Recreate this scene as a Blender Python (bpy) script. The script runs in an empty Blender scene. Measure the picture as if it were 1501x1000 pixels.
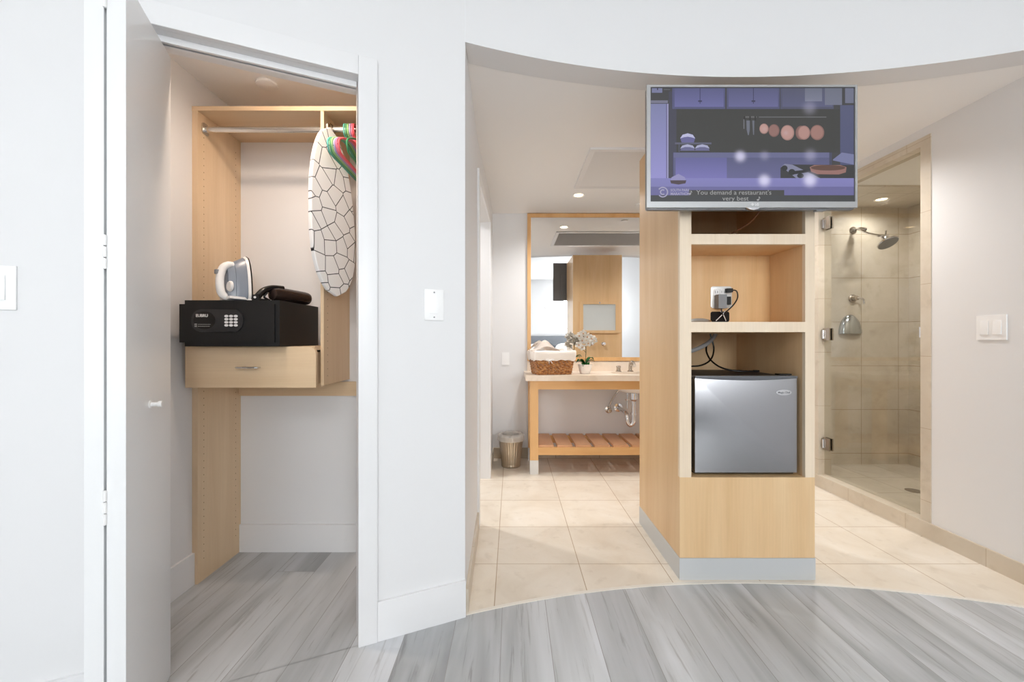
import bpy, bmesh, math, random
from mathutils import Vector, Matrix, noise
random.seed(7)
PI = math.pi
sc = bpy.context.scene
COL = sc.collection
WLOC = {}

# ------------------------------------------------------------------ materials
def s2l(c):
    out = []
    for v in c[:3]:
        v = v / 255.0
        out.append(v / 12.92 if v <= 0.04045 else ((v + 0.055) / 1.055) ** 2.4)
    return (out[0], out[1], out[2], 1.0)

def setin(node, name, val):
    if name in node.inputs:
        node.inputs[name].default_value = val

def mat(name, col, rough=0.5, metal=0.0, spec=0.5, **kw):
    m = bpy.data.materials.new(name); m.use_nodes = True
    b = m.node_tree.nodes['Principled BSDF']
    b.inputs['Base Color'].default_value = s2l(col)
    b.inputs['Roughness'].default_value = rough
    b.inputs['Metallic'].default_value = metal
    setin(b, 'Specular IOR Level', spec)
    for k, v in kw.items():
        setin(b, k.replace('_', ' '), v)
    return m

def nodes_of(m):
    return m.node_tree.nodes, m.node_tree.links, m.node_tree.nodes['Principled BSDF']

def ramp(N, stops):
    r = N.new('ShaderNodeValToRGB')
    el = r.color_ramp.elements
    while len(el) < len(stops): el.new(0.5)
    for e, (p, c) in zip(el, stops):
        e.position = p; e.color = s2l(c)
    return r

def paint(name, col, rough=0.6, amp=0.03):
    """wall paint: base colour with a faint roller-texture bump"""
    m = mat(name, col, rough, spec=0.3)
    N, L, b = nodes_of(m)
    tc = N.new('ShaderNodeTexCoord')
    n = N.new('ShaderNodeTexNoise'); n.inputs['Scale'].default_value = 180; n.inputs['Detail'].default_value = 2
    bp = N.new('ShaderNodeBump'); bp.inputs['Strength'].default_value = amp; bp.inputs['Distance'].default_value = 0.002
    L.new(tc.outputs['Object'], n.inputs['Vector']); L.new(n.outputs['Fac'], bp.inputs['Height'])
    L.new(bp.outputs['Normal'], b.inputs['Normal'])
    return m

def wood(name, stops, scale=(6, 6, 0.9), rough=0.42, fine=True, spec=0.4):
    m = mat(name, stops[0][1], rough, spec=spec)
    N, L, b = nodes_of(m)
    tc = N.new('ShaderNodeTexCoord'); mp = N.new('ShaderNodeMapping')
    mp.inputs['Scale'].default_value = scale
    n = N.new('ShaderNodeTexNoise'); n.inputs['Scale'].default_value = 1.6; n.inputs['Detail'].default_value = 6
    n.inputs['Roughness'].default_value = 0.6; setin(n, 'Distortion', 0.5)
    r = ramp(N, stops)
    L.new(tc.outputs['Object'], mp.inputs['Vector']); L.new(mp.outputs['Vector'], n.inputs['Vector'])
    L.new(n.outputs['Fac'], r.inputs['Fac'])
    if fine:
        mp2 = N.new('ShaderNodeMapping'); mp2.inputs['Scale'].default_value = tuple(s * 18 if s > 2 else s * 4 for s in scale)
        n2 = N.new('ShaderNodeTexNoise'); n2.inputs['Scale'].default_value = 2.0; n2.inputs['Detail'].default_value = 3
        mx = N.new('ShaderNodeMixRGB'); mx.blend_type = 'MULTIPLY'; mx.inputs['Fac'].default_value = 0.13
        L.new(tc.outputs['Object'], mp2.inputs['Vector']); L.new(mp2.outputs['Vector'], n2.inputs['Vector'])
        L.new(r.outputs['Color'], mx.inputs['Color1']); L.new(n2.outputs['Fac'], mx.inputs['Color2'])
        L.new(mx.outputs['Color'], b.inputs['Base Color'])
    else:
        L.new(r.outputs['Color'], b.inputs['Base Color'])
    return m

def stone(name, ax, w, h, off, stops, mortar, rough=0.35, shift=(0, 0), msize=0.0022, offset=0.0):
    """tiles: ax = the two object axes used as u, v"""
    m = mat(name, stops[0][1], rough, spec=0.4)
    N, L, b = nodes_of(m)
    tc = N.new('ShaderNodeTexCoord'); sp = N.new('ShaderNodeSeparateXYZ'); cb = N.new('ShaderNodeCombineXYZ')
    L.new(tc.outputs['Object'], sp.inputs[0])
    for i, a in enumerate(ax):
        ad = N.new('ShaderNodeMath'); ad.operation = 'ADD'; ad.inputs[1].default_value = shift[i]
        L.new(sp.outputs[a], ad.inputs[0]); L.new(ad.outputs[0], cb.inputs[i])
    br = N.new('ShaderNodeTexBrick'); br.offset = offset; br.squash = 1.0
    br.inputs['Scale'].default_value = 1.0; br.inputs['Brick Width'].default_value = w
    br.inputs['Row Height'].default_value = h; br.inputs['Mortar Size'].default_value = msize
    br.inputs['Mortar Smooth'].default_value = 0.3
    br.inputs['Color1'].default_value = (0.93, 0.93, 0.93, 1); br.inputs['Color2'].default_value = (1, 1, 1, 1)
    br.inputs['Mortar'].default_value = s2l(mortar)
    L.new(cb.outputs[0], br.inputs['Vector'])
    n = N.new('ShaderNodeTexNoise'); n.inputs['Scale'].default_value = 3.2; n.inputs['Detail'].default_value = 8
    n.inputs['Roughness'].default_value = 0.62; setin(n, 'Distortion', 0.8)
    L.new(tc.outputs['Object'], n.inputs['Vector'])
    r = ramp(N, stops); L.new(n.outputs['Fac'], r.inputs['Fac'])
    v = N.new('ShaderNodeTexNoise'); v.inputs['Scale'].default_value = 14; v.inputs['Detail'].default_value = 5
    L.new(tc.outputs['Object'], v.inputs['Vector'])
    vr = ramp(N, [(0.30, (205, 198, 188)), (0.42, (255, 255, 255))]); L.new(v.outputs['Fac'], vr.inputs['Fac'])
    m1 = N.new('ShaderNodeMixRGB'); m1.blend_type = 'MULTIPLY'; m1.inputs['Fac'].default_value = 1
    m2 = N.new('ShaderNodeMixRGB'); m2.blend_type = 'MULTIPLY'; m2.inputs['Fac'].default_value = 0.22
    L.new(br.outputs['Color'], m1.inputs['Color2']); L.new(r.outputs['Color'], m1.inputs['Color1'])
    L.new(m1.outputs['Color'], m2.inputs['Color1']); L.new(vr.outputs['Color'], m2.inputs['Color2'])
    L.new(m2.outputs['Color'], b.inputs['Base Color'])
    bp = N.new('ShaderNodeBump'); bp.inputs['Strength'].default_value = 0.25; bp.inputs['Distance'].default_value = 0.002; bp.invert = True
    L.new(br.outputs['Fac'], bp.inputs['Height']); L.new(bp.outputs['Normal'], b.inputs['Normal'])
    return m

def glass(name, tint=(0.9, 0.93, 0.92), refl=0.10, rough=0.02):
    m = bpy.data.materials.new(name); m.use_nodes = True
    N, L = m.node_tree.nodes, m.node_tree.links
    N.clear()
    out = N.new('ShaderNodeOutputMaterial'); mx = N.new('ShaderNodeMixShader')
    t = N.new('ShaderNodeBsdfTransparent'); t.inputs['Color'].default_value = (*tint, 1)
    g = N.new('ShaderNodeBsdfGlossy'); g.inputs['Roughness'].default_value = rough
    fr = N.new('ShaderNodeFresnel'); fr.inputs['IOR'].default_value = 1.45
    mu = N.new('ShaderNodeMath'); mu.operation = 'MULTIPLY_ADD'; mu.inputs[1].default_value = refl * 1.6; mu.inputs[2].default_value = refl * 0.1
    L.new(fr.outputs[0], mu.inputs[0]); L.new(mu.outputs[0], mx.inputs[0])
    L.new(t.outputs[0], mx.inputs[1]); L.new(g.outputs[0], mx.inputs[2]); L.new(mx.outputs[0], out.inputs[0])
    return m

def emit(name, col, strength):
    return mat(name, (20, 20, 20), 0.4, Emission_Color=s2l(col), Emission_Strength=strength)

def planks(name):
    m = mat(name, (160, 158, 155), 0.38, spec=0.35)
    N, L, b = nodes_of(m)
    tc = N.new('ShaderNodeTexCoord'); sp = N.new('ShaderNodeSeparateXYZ'); L.new(tc.outputs['Object'], sp.inputs[0])
    ax = N.new('ShaderNodeMath'); ax.operation = 'ADD'; ax.inputs[1].default_value = 5.44; L.new(sp.outputs[0], ax.inputs[0])
    ay = N.new('ShaderNodeMath'); ay.operation = 'ADD'; ay.inputs[1].default_value = 7.35; L.new(sp.outputs[1], ay.inputs[0])
    cb = N.new('ShaderNodeCombineXYZ'); L.new(ay.outputs[0], cb.inputs[0]); L.new(ax.outputs[0], cb.inputs[1])
    br = N.new('ShaderNodeTexBrick'); br.offset = 0.37; br.offset_frequency = 3; br.squash = 1
    br.inputs['Scale'].default_value = 1; br.inputs['Brick Width'].default_value = 1.22; br.inputs['Row Height'].default_value = 0.18
    br.inputs['Mortar Size'].default_value = 0.0013; br.inputs['Mortar Smooth'].default_value = 0.1
    br.inputs['Color1'].default_value = (0, 0, 0, 1); br.inputs['Color2'].default_value = (1, 1, 1, 1); br.inputs['Mortar'].default_value = (0.3, 0.3, 0.3, 1)
    L.new(cb.outputs[0], br.inputs['Vector'])
    rnd = N.new('ShaderNodeSeparateColor'); L.new(br.outputs['Color'], rnd.inputs[0])
    off = N.new('ShaderNodeMath'); off.operation = 'MULTIPLY'; off.inputs[1].default_value = 37.0; L.new(rnd.outputs[0], off.inputs[0])
    mp = N.new('ShaderNodeMapping'); mp.inputs['Scale'].default_value = (5.5, 0.8, 1); L.new(tc.outputs['Object'], mp.inputs['Vector'])
    n = N.new('ShaderNodeTexNoise'); n.noise_dimensions = '4D'; n.inputs['Scale'].default_value = 1.0; n.inputs['Detail'].default_value = 3
    n.inputs['Roughness'].default_value = 0.55; setin(n, 'Distortion', 0.7)
    L.new(mp.outputs[0], n.inputs['Vector']); L.new(off.outputs[0], n.inputs['W'])
    mp2 = N.new('ShaderNodeMapping'); mp2.inputs['Scale'].default_value = (48, 2.6, 1); L.new(tc.outputs['Object'], mp2.inputs['Vector'])
    n2 = N.new('ShaderNodeTexNoise'); n2.noise_dimensions = '4D'; n2.inputs['Scale'].default_value = 1.0; n2.inputs['Detail'].default_value = 5
    n2.inputs['Roughness'].default_value = 0.65; setin(n2, 'Distortion', 0.9)
    L.new(mp2.outputs[0], n2.inputs['Vector']); L.new(off.outputs[0], n2.inputs['W'])
    r1 = ramp(N, [(0.28, (150, 151, 152)), (0.42, (174, 176, 177)), (0.56, (192, 194, 196)), (0.74, (208, 210, 214))]); L.new(n.outputs['Fac'], r1.inputs['Fac'])
    r2 = ramp(N, [(0.34, (220, 218, 216)), (0.44, (251, 251, 251)), (0.65, (255, 255, 255))]); L.new(n2.outputs['Fac'], r2.inputs['Fac'])
    # knots
    mp3 = N.new('ShaderNodeMapping'); mp3.inputs['Scale'].default_value = (3.6, 1.5, 1); L.new(tc.outputs['Object'], mp3.inputs['Vector'])
    vo = N.new('ShaderNodeTexVoronoi'); vo.inputs['Scale'].default_value = 1.0; L.new(mp3.outputs[0], vo.inputs['Vector'])
    r3 = ramp(N, [(0.012, (130, 122, 118)), (0.07, (255, 255, 255))]); L.new(vo.outputs['Distance'], r3.inputs['Fac'])
    tone = N.new('ShaderNodeMapRange'); tone.inputs['To Min'].default_value = 0.84; tone.inputs['To Max'].default_value = 1.08; L.new(rnd.outputs[0], tone.inputs['Value'])
    def mul(a, c, f=1.0):
        x = N.new('ShaderNodeMixRGB'); x.blend_type = 'MULTIPLY'; x.inputs['Fac'].default_value = f
        L.new(a, x.inputs['Color1']); L.new(c, x.inputs['Color2']); return x.outputs['Color']
    c = mul(r1.outputs[0], r2.outputs[0]); c = mul(c, r3.outputs[0], 0.75); c = mul(c, tone.outputs[0])
    ed = N.new('ShaderNodeMixRGB'); ed.inputs['Color2'].default_value = s2l((146, 144, 142)); L.new(br.outputs['Fac'], ed.inputs['Fac']); L.new(c, ed.inputs['Color1'])
    L.new(ed.outputs[0], b.inputs['Base Color'])
    return m

M = {}
M['wall'] = paint('wall_paint', (224, 224, 225))
M['ceil'] = paint('ceiling_paint', (242, 241, 240))
M['trim'] = mat('trim_paint', (227, 227, 228), 0.35)
M['door'] = mat('door_paint', (232, 233, 234), 0.3)
M['planks'] = planks('grey_plank_floor')
TS = [(0.3, (219, 207, 190)), (0.5, (228, 218, 203)), (0.7, (234, 226, 214))]
M['tile'] = stone('limestone_floor', (0, 1), 0.4035, 0.405, 0, TS, (196, 178, 156), 0.34, (0.0734, -2.026 + 0.405 * 20))
SS = [(0.3, (196, 186, 169)), (0.5, (208, 199, 183)), (0.7, (216, 208, 195))]
M['showxz'] = stone('shower_stone_back', (0, 2), 0.33, 0.39, 0, SS, (198, 188, 171), 0.4, (0.19, 0.29))
M['showyz'] = stone('shower_stone_side', (1, 2), 0.33, 0.39, 0, SS, (180, 164, 140), 0.4, (0.1, 0.29))
M['showxy'] = stone('shower_stone_flat', (0, 1), 0.33, 0.33, 0, SS, (180, 164, 140), 0.4, (0.1, 0.0))
JS = [(0.3, (198, 186, 168)), (0.5, (206, 195, 178)), (0.7, (212, 203, 188))]
M['jamb'] = stone('limestone_trim', (1, 2), 0.41, 0.405, 0, JS, (205, 188, 166), 0.4, (0.05, 0.2), 0.0012)
M['counter'] = stone('limestone_counter', (0, 1), 5, 5, 0, [(0.3, (226, 208, 186)), (0.5, (234, 218, 200)), (0.7, (240, 227, 212))], (220, 200, 180), 0.3, (9, 9))
M['maple'] = wood('maple_veneer', [(0.3, (219, 182, 136)), (0.5, (226, 191, 146)), (0.7, (231, 199, 156))], (5, 5, 0.5))
M['maple_edge'] = wood('maple_face_frame', [(0.3, (230, 209, 182)), (0.5, (236, 217, 192)), (0.7, (240, 223, 200))], (5, 5, 0.5))
M['maple_in'] = wood('maple_inner', [(0.3, (220, 178, 126)), (0.5, (228, 189, 138)), (0.7, (234, 198, 150))], (5, 5, 0.5))
M['closet'] = wood('closet_maple', [(0.3, (219, 190, 154)), (0.5, (224, 197, 162)), (0.7, (229, 203, 170))], (9, 9, 0.5))
M['closeth'] = wood('closet_maple_flat', [(0.3, (219, 190, 154)), (0.5, (224, 197, 162)), (0.7, (229, 203, 170))], (0.5, 9, 9))
M['vanwood'] = wood('vanity_wood', [(0.3, (214, 164, 106)), (0.5, (221, 174, 118)), (0.7, (227, 184, 130))], (7, 7, 0.6))
M['vanwoodh'] = wood('vanity_wood_rail', [(0.3, (214, 164, 106)), (0.5, (222, 176, 120)), (0.7, (228, 186, 132))], (0.6, 7, 7))
M['slat'] = wood('vanity_slat', [(0.3, (206, 152, 112)), (0.6, (214, 164, 124))], (7, 0.6, 7))
M['alu'] = mat('brushed_aluminium', (205, 208, 210), 0.42, 0.35)
M['satin'] = mat('satin_metal_foot', (205, 203, 200), 0.45, 0.5)
M['chrome'] = mat('chrome', (225, 225, 228), 0.08, 1.0)
M['nickel'] = mat('brushed_nickel', (186, 178, 168), 0.25, 1.0)
M['rod'] = mat('rod_metal', (215, 212, 208), 0.22, 0.95)
M['brass'] = mat('bronze_metal', (168, 142, 112), 0.25, 1.0)
M['black'] = mat('black_powder_coat', (22, 22, 23), 0.5, spec=0.4)
M['black2'] = mat('black_plastic', (14, 14, 15), 0.25)
M['dark'] = mat('dark_grey_plastic', (112, 114, 117), 0.35)
M['grey'] = mat('grey_plastic', (130, 132, 135), 0.4)
M['white'] = mat('white_plastic', (238, 238, 238), 0.3)
M['whitetext'] = mat('white_print', (225, 225, 225), 0.5)
M['tvbez'] = mat('silver_bezel', (176, 177, 178), 0.35, 0.4)
M['irongrey'] = mat('iron_grey_plastic', (122, 130, 142), 0.3)
M['ironwhite'] = mat('iron_white_plastic', (232, 230, 228), 0.3)
M['steel'] = mat('iron_soleplate', (90, 88, 86), 0.2, 0.9)
M['dryer'] = mat('hair_dryer_shell', (52, 40, 36), 0.18, 0.3)
M['linen'] = mat('linen_cloth', (236, 228, 220), 0.85, spec=0.1)
M['sheet'] = mat('white_sheet', (240, 240, 240), 0.85, spec=0.1)
M['petal'] = mat('orchid_petal', (245, 243, 238), 0.6, Subsurface_Weight=0.0)
M['leaf'] = mat('orchid_leaf', (34, 110, 44), 0.3)
M['stem'] = mat('orchid_stem', (92, 84, 52), 0.5)
M['yolk'] = mat('orchid_lip', (196, 150, 110), 0.5)
M['ceramic'] = mat('white_ceramic', (240, 236, 232), 0.2)
M['head'] = mat('headboard_grey', (128, 132, 138), 0.7)
M['glass'] = glass('clear_glass')
M['pane'] = glass('window_glass', (0.97, 0.98, 0.98), 0.05)
M['showerglass'] = glass('shower_glass', (0.90, 0.90, 0.88), 0.06)
M['film'] = bpy.data.materials.new('bin_liner_film'); M['film'].use_nodes = True
_n = M['film'].node_tree; _b = _n.nodes['Principled BSDF']; _b.inputs['Base Color'].default_value = s2l((235, 232, 228)); _b.inputs['Roughness'].default_value = 0.35; _b.inputs['Alpha'].default_value = 0.45
M['bin'] = mat('bin_metal', (196, 182, 162), 0.3, 0.9)
M['mirror'] = mat('mirror_silver', (246, 246, 246), 0.0, 1.0)
M['lamp'] = emit('lamp_lens', (255, 226, 180), 9.0)
M['closetlamp'] = emit('closet_lamp_lens', (255, 214, 170), 9.0)
M['sconce'] = emit('sconce_glass', (255, 244, 230), 10.0)
M['frost'] = mat('frosted_glass', (202, 208, 208), 0.35, spec=0.6)
M['hole'] = mat('pin_hole', (120, 92, 60), 0.8)
M['void'] = mat('dark_recess', (24, 20, 18), 0.9)
M['socket'] = mat('socket_plate', (215, 215, 212), 0.3, 0.3)
M['cable_brown'] = mat('brown_cable', (120, 74, 48), 0.5)

# brushed stainless
def stainless():
    m = mat('brushed_stainless', (178, 178, 181), 0.24, 1.0)
    N, L, b = nodes_of(m)
    tc = N.new('ShaderNodeTexCoord'); mp = N.new('ShaderNodeMapping'); mp.inputs['Scale'].default_value = (240, 240, 1.5)
    n = N.new('ShaderNodeTexNoise'); n.inputs['Scale'].default_value = 1.0
    L.new(tc.outputs['Object'], mp.inputs[0]); L.new(mp.outputs[0], n.inputs['Vector'])
    r = N.new('ShaderNodeMapRange'); r.inputs['To Min'].default_value = 0.20; r.inputs['To Max'].default_value = 0.28
    L.new(n.outputs['Fac'], r.inputs['Value']); L.new(r.outputs[0], b.inputs['Roughness'])
    setin(b, 'Anisotropic', 0.6)
    return m
M['stainless'] = stainless()

def wicker():
    m = mat('wicker', (160, 108, 62), 0.5)
    N, L, b = nodes_of(m)
    tc = N.new('ShaderNodeTexCoord')
    n = N.new('ShaderNodeTexNoise'); n.inputs['Scale'].default_value = 45; n.inputs['Detail'].default_value = 3
    r = ramp(N, [(0.3, (112, 66, 34)), (0.5, (168, 112, 62)), (0.68, (204, 150, 92))])
    L.new(tc.outputs['Object'], n.inputs['Vector']); L.new(n.outputs['Fac'], r.inputs[0]); L.new(r.outputs[0], b.inputs['Base Color'])
    return m
M['wicker'] = wicker()

def boardcloth():
    m = mat('ironing_cover', (226, 224, 222), 0.85, spec=0.1)
    N, L, b = nodes_of(m)
    tc = N.new('ShaderNodeTexCoord'); sp = N.new('ShaderNodeSeparateXYZ'); cb = N.new('ShaderNodeCombineXYZ')
    L.new(tc.outputs['Object'], sp.inputs[0]); L.new(sp.outputs[0], cb.inputs[0]); L.new(sp.outputs[2], cb.inputs[1])
    v = N.new('ShaderNodeTexVoronoi'); v.feature = 'DISTANCE_TO_EDGE'; v.voronoi_dimensions = '2D'; v.inputs['Scale'].default_value = 15.0
    L.new(cb.outputs[0], v.inputs['Vector'])
    r = ramp(N, [(0.018, (40, 40, 44)), (0.034, (230, 229, 228))])
    L.new(v.outputs['Distance'], r.inputs[0]); L.new(r.outputs[0], b.inputs['Base Color'])
    return m
M['board'] = boardcloth()

# ------------------------------------------------------------------ mesh helpers
def B(): return bmesh.new()

def box(bm, x0, x1, y0, y1, z0, z1, mi=0):
    if x0 > x1: x0, x1 = x1, x0
    if y0 > y1: y0, y1 = y1, y0
    if z0 > z1: z0, z1 = z1, z0
    v = [bm.verts.new(p) for p in [(x0,y0,z0),(x1,y0,z0),(x1,y1,z0),(x0,y1,z0),(x0,y0,z1),(x1,y0,z1),(x1,y1,z1),(x0,y1,z1)]]
    for f in [(0,3,2,1),(4,5,6,7),(0,1,5,4),(1,2,6,5),(2,3,7,6),(3,0,4,7)]:
        fc = bm.faces.new([v[i] for i in f]); fc.material_index = mi
    return bm

def prism(bm, pts, a0, a1, axis='z', mi=0):
    """extrude a 2D outline; axis z: pts are (x,y); axis y: (x,z); axis x: (y,z)"""
    def P(p, a):
        if axis == 'z': return (p[0], p[1], a)
        if axis == 'y': return (p[0], a, p[1])
        return (a, p[0], p[1])
    lo = [bm.verts.new(P(p, a0)) for p in pts]; hi = [bm.verts.new(P(p, a1)) for p in pts]
    fs = []
    fs.append(bm.faces.new(lo)); fs.append(bm.faces.new(hi))
    n = len(pts)
    for i in range(n):
        j = (i + 1) % n
        fs.append(bm.faces.new((lo[i], lo[j], hi[j], hi[i])))
    for f in fs: f.material_index = mi
    bmesh.ops.recalc_face_normals(bm, faces=fs)
    return bm

def catmull(pts, n=8, closed=False):
    pts = [Vector(p) for p in pts]; out = []
    m = len(pts)
    rng = range(m if closed else m - 1)
    for i in rng:
        if closed: p0, p1, p2, p3 = pts[(i-1) % m], pts[i], pts[(i+1) % m], pts[(i+2) % m]
        else: p0, p1, p2, p3 = pts[max(i-1,0)], pts[i], pts[i+1], pts[min(i+2,m-1)]
        for k in range(n):
            t = k / n
            out.append(0.5*((2*p1)+(-p0+p2)*t+(2*p0-5*p1+4*p2-p3)*t*t+(-p0+3*p1-3*p2+p3)*t**3))
    if not closed: out.append(pts[-1])
    return out

def tube(bm, pts, r, seg=10, closed=False, mi=0, caps=True):
    pts = [Vector(p) for p in pts]; n = len(pts)
    rr = r if isinstance(r, (list, tuple)) else [r] * n
    tans = []
    for i in range(n):
        if closed: t = pts[(i+1) % n] - pts[(i-1) % n]
        else: t = pts[min(i+1, n-1)] - pts[max(i-1, 0)]
        tans.append(t.normalized() if t.length > 1e-9 else Vector((0,0,1)))
    up = Vector((0,0,1)) if abs(tans[0].z) < 0.9 else Vector((1,0,0))
    nrm = tans[0].cross(up).normalized()
    rings = []
    for i in range(n):
        nrm = (nrm - tans[i] * nrm.dot(tans[i]))
        nrm = nrm.normalized() if nrm.length > 1e-6 else tans[i].orthogonal().normalized()
        bi = tans[i].cross(nrm)
        rings.append([bm.verts.new(pts[i] + (nrm*math.cos(2*PI*k/seg) + bi*math.sin(2*PI*k/seg)) * rr[i]) for k in range(seg)])
    fs = []
    for i in range(n if closed else n-1):
        a, b = rings[i], rings[(i+1) % n]
        for k in range(seg):
            fs.append(bm.faces.new((a[k], a[(k+1)%seg], b[(k+1)%seg], b[k])))
    if not closed and caps:
        fs.append(bm.faces.new(rings[0][::-1])); fs.append(bm.faces.new(rings[-1]))
    for f in fs: f.material_index = mi; f.smooth = True
    return bm

def lathe(bm, prof, origin=(0,0,0), axis=(0,0,1), seg=32, mi=0, ripple=None):
    """prof: list of (radius, height)"""
    ax = Vector(axis).normalized(); q = ax.to_track_quat('Z', 'Y'); o = Vector(origin)
    rings = []
    for (r, h) in prof:
        if r < 1e-6: rings.append([bm.verts.new(o + q @ Vector((0,0,h)))]); continue
        ring = []
        for k in range(seg):
            a = 2*PI*k/seg; rr = r * (1 + (ripple(a, h) if ripple else 0))
            ring.append(bm.verts.new(o + q @ Vector((rr*math.cos(a), rr*math.sin(a), h))))
        rings.append(ring)
    fs = []
    for a, b in zip(rings, rings[1:]):
        if len(a) == 1 and len(b) == 1: continue
        for k in range(seg):
            j = (k+1) % seg
            if len(a) == 1: fs.append(bm.faces.new((a[0], b[j], b[k])))
            elif len(b) == 1: fs.append(bm.faces.new((a[k], a[j], b[0])))
            else: fs.append(bm.faces.new((a[k], a[j], b[j], b[k])))
    for f in fs: f.material_index = mi; f.smooth = True
    bmesh.ops.recalc_face_normals(bm, faces=fs)
    return bm

def ball(bm, c, r, seg=16, mi=0, scale=(1,1,1), rot=None):
    mtx = Matrix.Translation(c) @ (rot.to_4x4() if rot else Matrix.Identity(4)) @ Matrix.Diagonal((scale[0]*r, scale[1]*r, scale[2]*r, 1))
    res = bmesh.ops.create_uvsphere(bm, u_segments=seg, v_segments=max(6, seg//2), radius=1, matrix=mtx)
    for v in res['verts']:
        for f in v.link_faces: f.smooth = True; f.material_index = mi
    return bm

def bevel(bm, w, seg=2, ang=40):
    es = [e for e in bm.edges if len(e.link_faces) == 2 and e.calc_face_angle(0) > math.radians(ang)]
    if es: bmesh.ops.bevel(bm, geom=es, offset=w, segments=seg, profile=0.7, affect='EDGES', clamp_overlap=True)
    return bm

def xf(bm, mtx):
    bmesh.ops.transform(bm, matrix=mtx, verts=bm.verts[:]); return bm

def obj(name, bm, m, parent=None, bv=0, loc=None, smooth=True, ang=35, seg=2):
    """one mesh object; vertices are given in world coordinates"""
    if bv: bevel(bm, bv, seg)
    if loc is None: loc = Vector(WLOC[parent.name]) if parent is not None else Vector((0,0,0))
    else: loc = Vector(loc)
    bmesh.ops.translate(bm, vec=-loc, verts=bm.verts[:])
    me = bpy.data.meshes.new(name); bm.to_mesh(me); bm.free()
    for mm in (m if isinstance(m, (list, tuple)) else [m]):
        me.materials.append(M[mm] if isinstance(mm, str) else mm)
    if smooth:
        for p in me.polygons: p.use_smooth = True
        me.set_sharp_from_angle(angle=math.radians(ang))
    o = bpy.data.objects.new(name, me); COL.objects.link(o)
    WLOC[o.name] = tuple(loc)
    if parent is not None:
        o.parent = parent
        o.location = loc - Vector(WLOC[parent.name])
    else: o.location = loc
    return o

def tag(o, label, cat, group=None):
    o['label'] = label; o['category'] = cat
    if group: o['group'] = group
    return o

def thing(name, label, cat, loc, group=None):
    o = bpy.data.objects.new(name, None); COL.objects.link(o)
    o.empty_display_size = 0.05; o.location = loc; WLOC[o.name] = tuple(loc)
    return tag(o, label, cat, group)

def single(name, bm, m, label, cat, loc, group=None, **kw):
    return tag(obj(name, bm, m, None, loc=loc, **kw), label, cat, group)

def struct(name, bm, m, parent=None, **kw):
    o = obj(name, bm, m, parent, **kw)
    if parent is None: o['kind'] = 'structure'
    return o

def structroot(name, loc):
    o = bpy.data.objects.new(name, None); COL.objects.link(o); o.location = loc; WLOC[o.name] = tuple(loc); o['kind'] = 'structure'
    return o

def text(bm, s, size, x, z, y, align='LEFT', mi=0, extrude=0.0004, sx=1.0, bold=0.0):
    """lettering that faces the camera side (-Y); x, z = baseline start"""
    cu = bpy.data.curves.new('lettering', 'FONT'); cu.body = s; cu.size = size; cu.extrude = extrude; cu.align_x = align; cu.offset = bold
    cu.resolution_u = 3
    o = bpy.data.objects.new('lettering', cu); COL.objects.link(o)
    dg = bpy.context.evaluated_depsgraph_get(); dg.update()
    me = bpy.data.meshes.new_from_object(o.evaluated_get(dg))
    bpy.data.objects.remove(o); bpy.data.curves.remove(cu)
    n0 = len(bm.verts); f0 = len(bm.faces)
    bm.from_mesh(me); bpy.data.meshes.remove(me)
    bm.verts.ensure_lookup_table(); bm.faces.ensure_lookup_table()
    for v in bm.verts[n0:]:
        v.co = Vector((x + v.co.x * sx, y - v.co.z, z + v.co.y))
    for f in bm.faces[f0:]: f.material_index = mi
    return bm

def ellipse(cx, cz, rx, rz, n=28, a0=0):
    return [(cx + rx*math.cos(a0+2*PI*i/n), cz + rz*math.sin(a0+2*PI*i/n)) for i in range(n)]

def rrect(x0, x1, z0, z1, r, n=5, corners=(1,1,1,1)):
    """rounded rectangle, corners = (bottom-left, bottom-right, top-right, top-left)"""
    pts = []
    for ci, (cx, cz, a) in enumerate([(x0, z0, PI), (x1, z0, 1.5*PI), (x1, z1, 0), (x0, z1, 0.5*PI)]):
        rr = r * corners[ci]
        if rr < 1e-6: pts.append((cx, cz)); continue
        ox = cx + (rr if ci in (0, 3) else -rr); oz = cz + (rr if ci in (0, 1) else -rr)
        for k in range(n+1):
            t = a + 0.5*PI*k/n
            pts.append((ox + rr*math.cos(t), oz + rr*math.sin(t)))
    return pts

# ------------------------------------------------------------------ plan
CEIL_H = 2.85; SOFFIT = 2.30
AX, AY = -0.188, 1.645                       # corner where the closet wall meets the bathroom opening
D = Vector((-0.9153, -0.4027)); NR = Vector((0.4027, -0.9153))
def cw(t, s=0.0):                            # t along the closet wall to the left, s out into the room
    return (AX + D.x*t + NR.x*s, AY + D.y*t + NR.y*s)
CX, CY, R = 1.03, -1.634, 3.5
def arc_pt(x, r=R): return (x, CY + math.sqrt(r*r - (x-CX)**2))
XR = 2.32
YB = 3.863
ARC = [arc_pt(AX + (XR-AX)*i/48) for i in range(49)]
T_OPEN0, T_OPEN1 = 0.4016, 1.062
OPEN_H = 2.053
T_END = 2.63
XL = AX + D.x*T_END                          # -2.595

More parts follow.
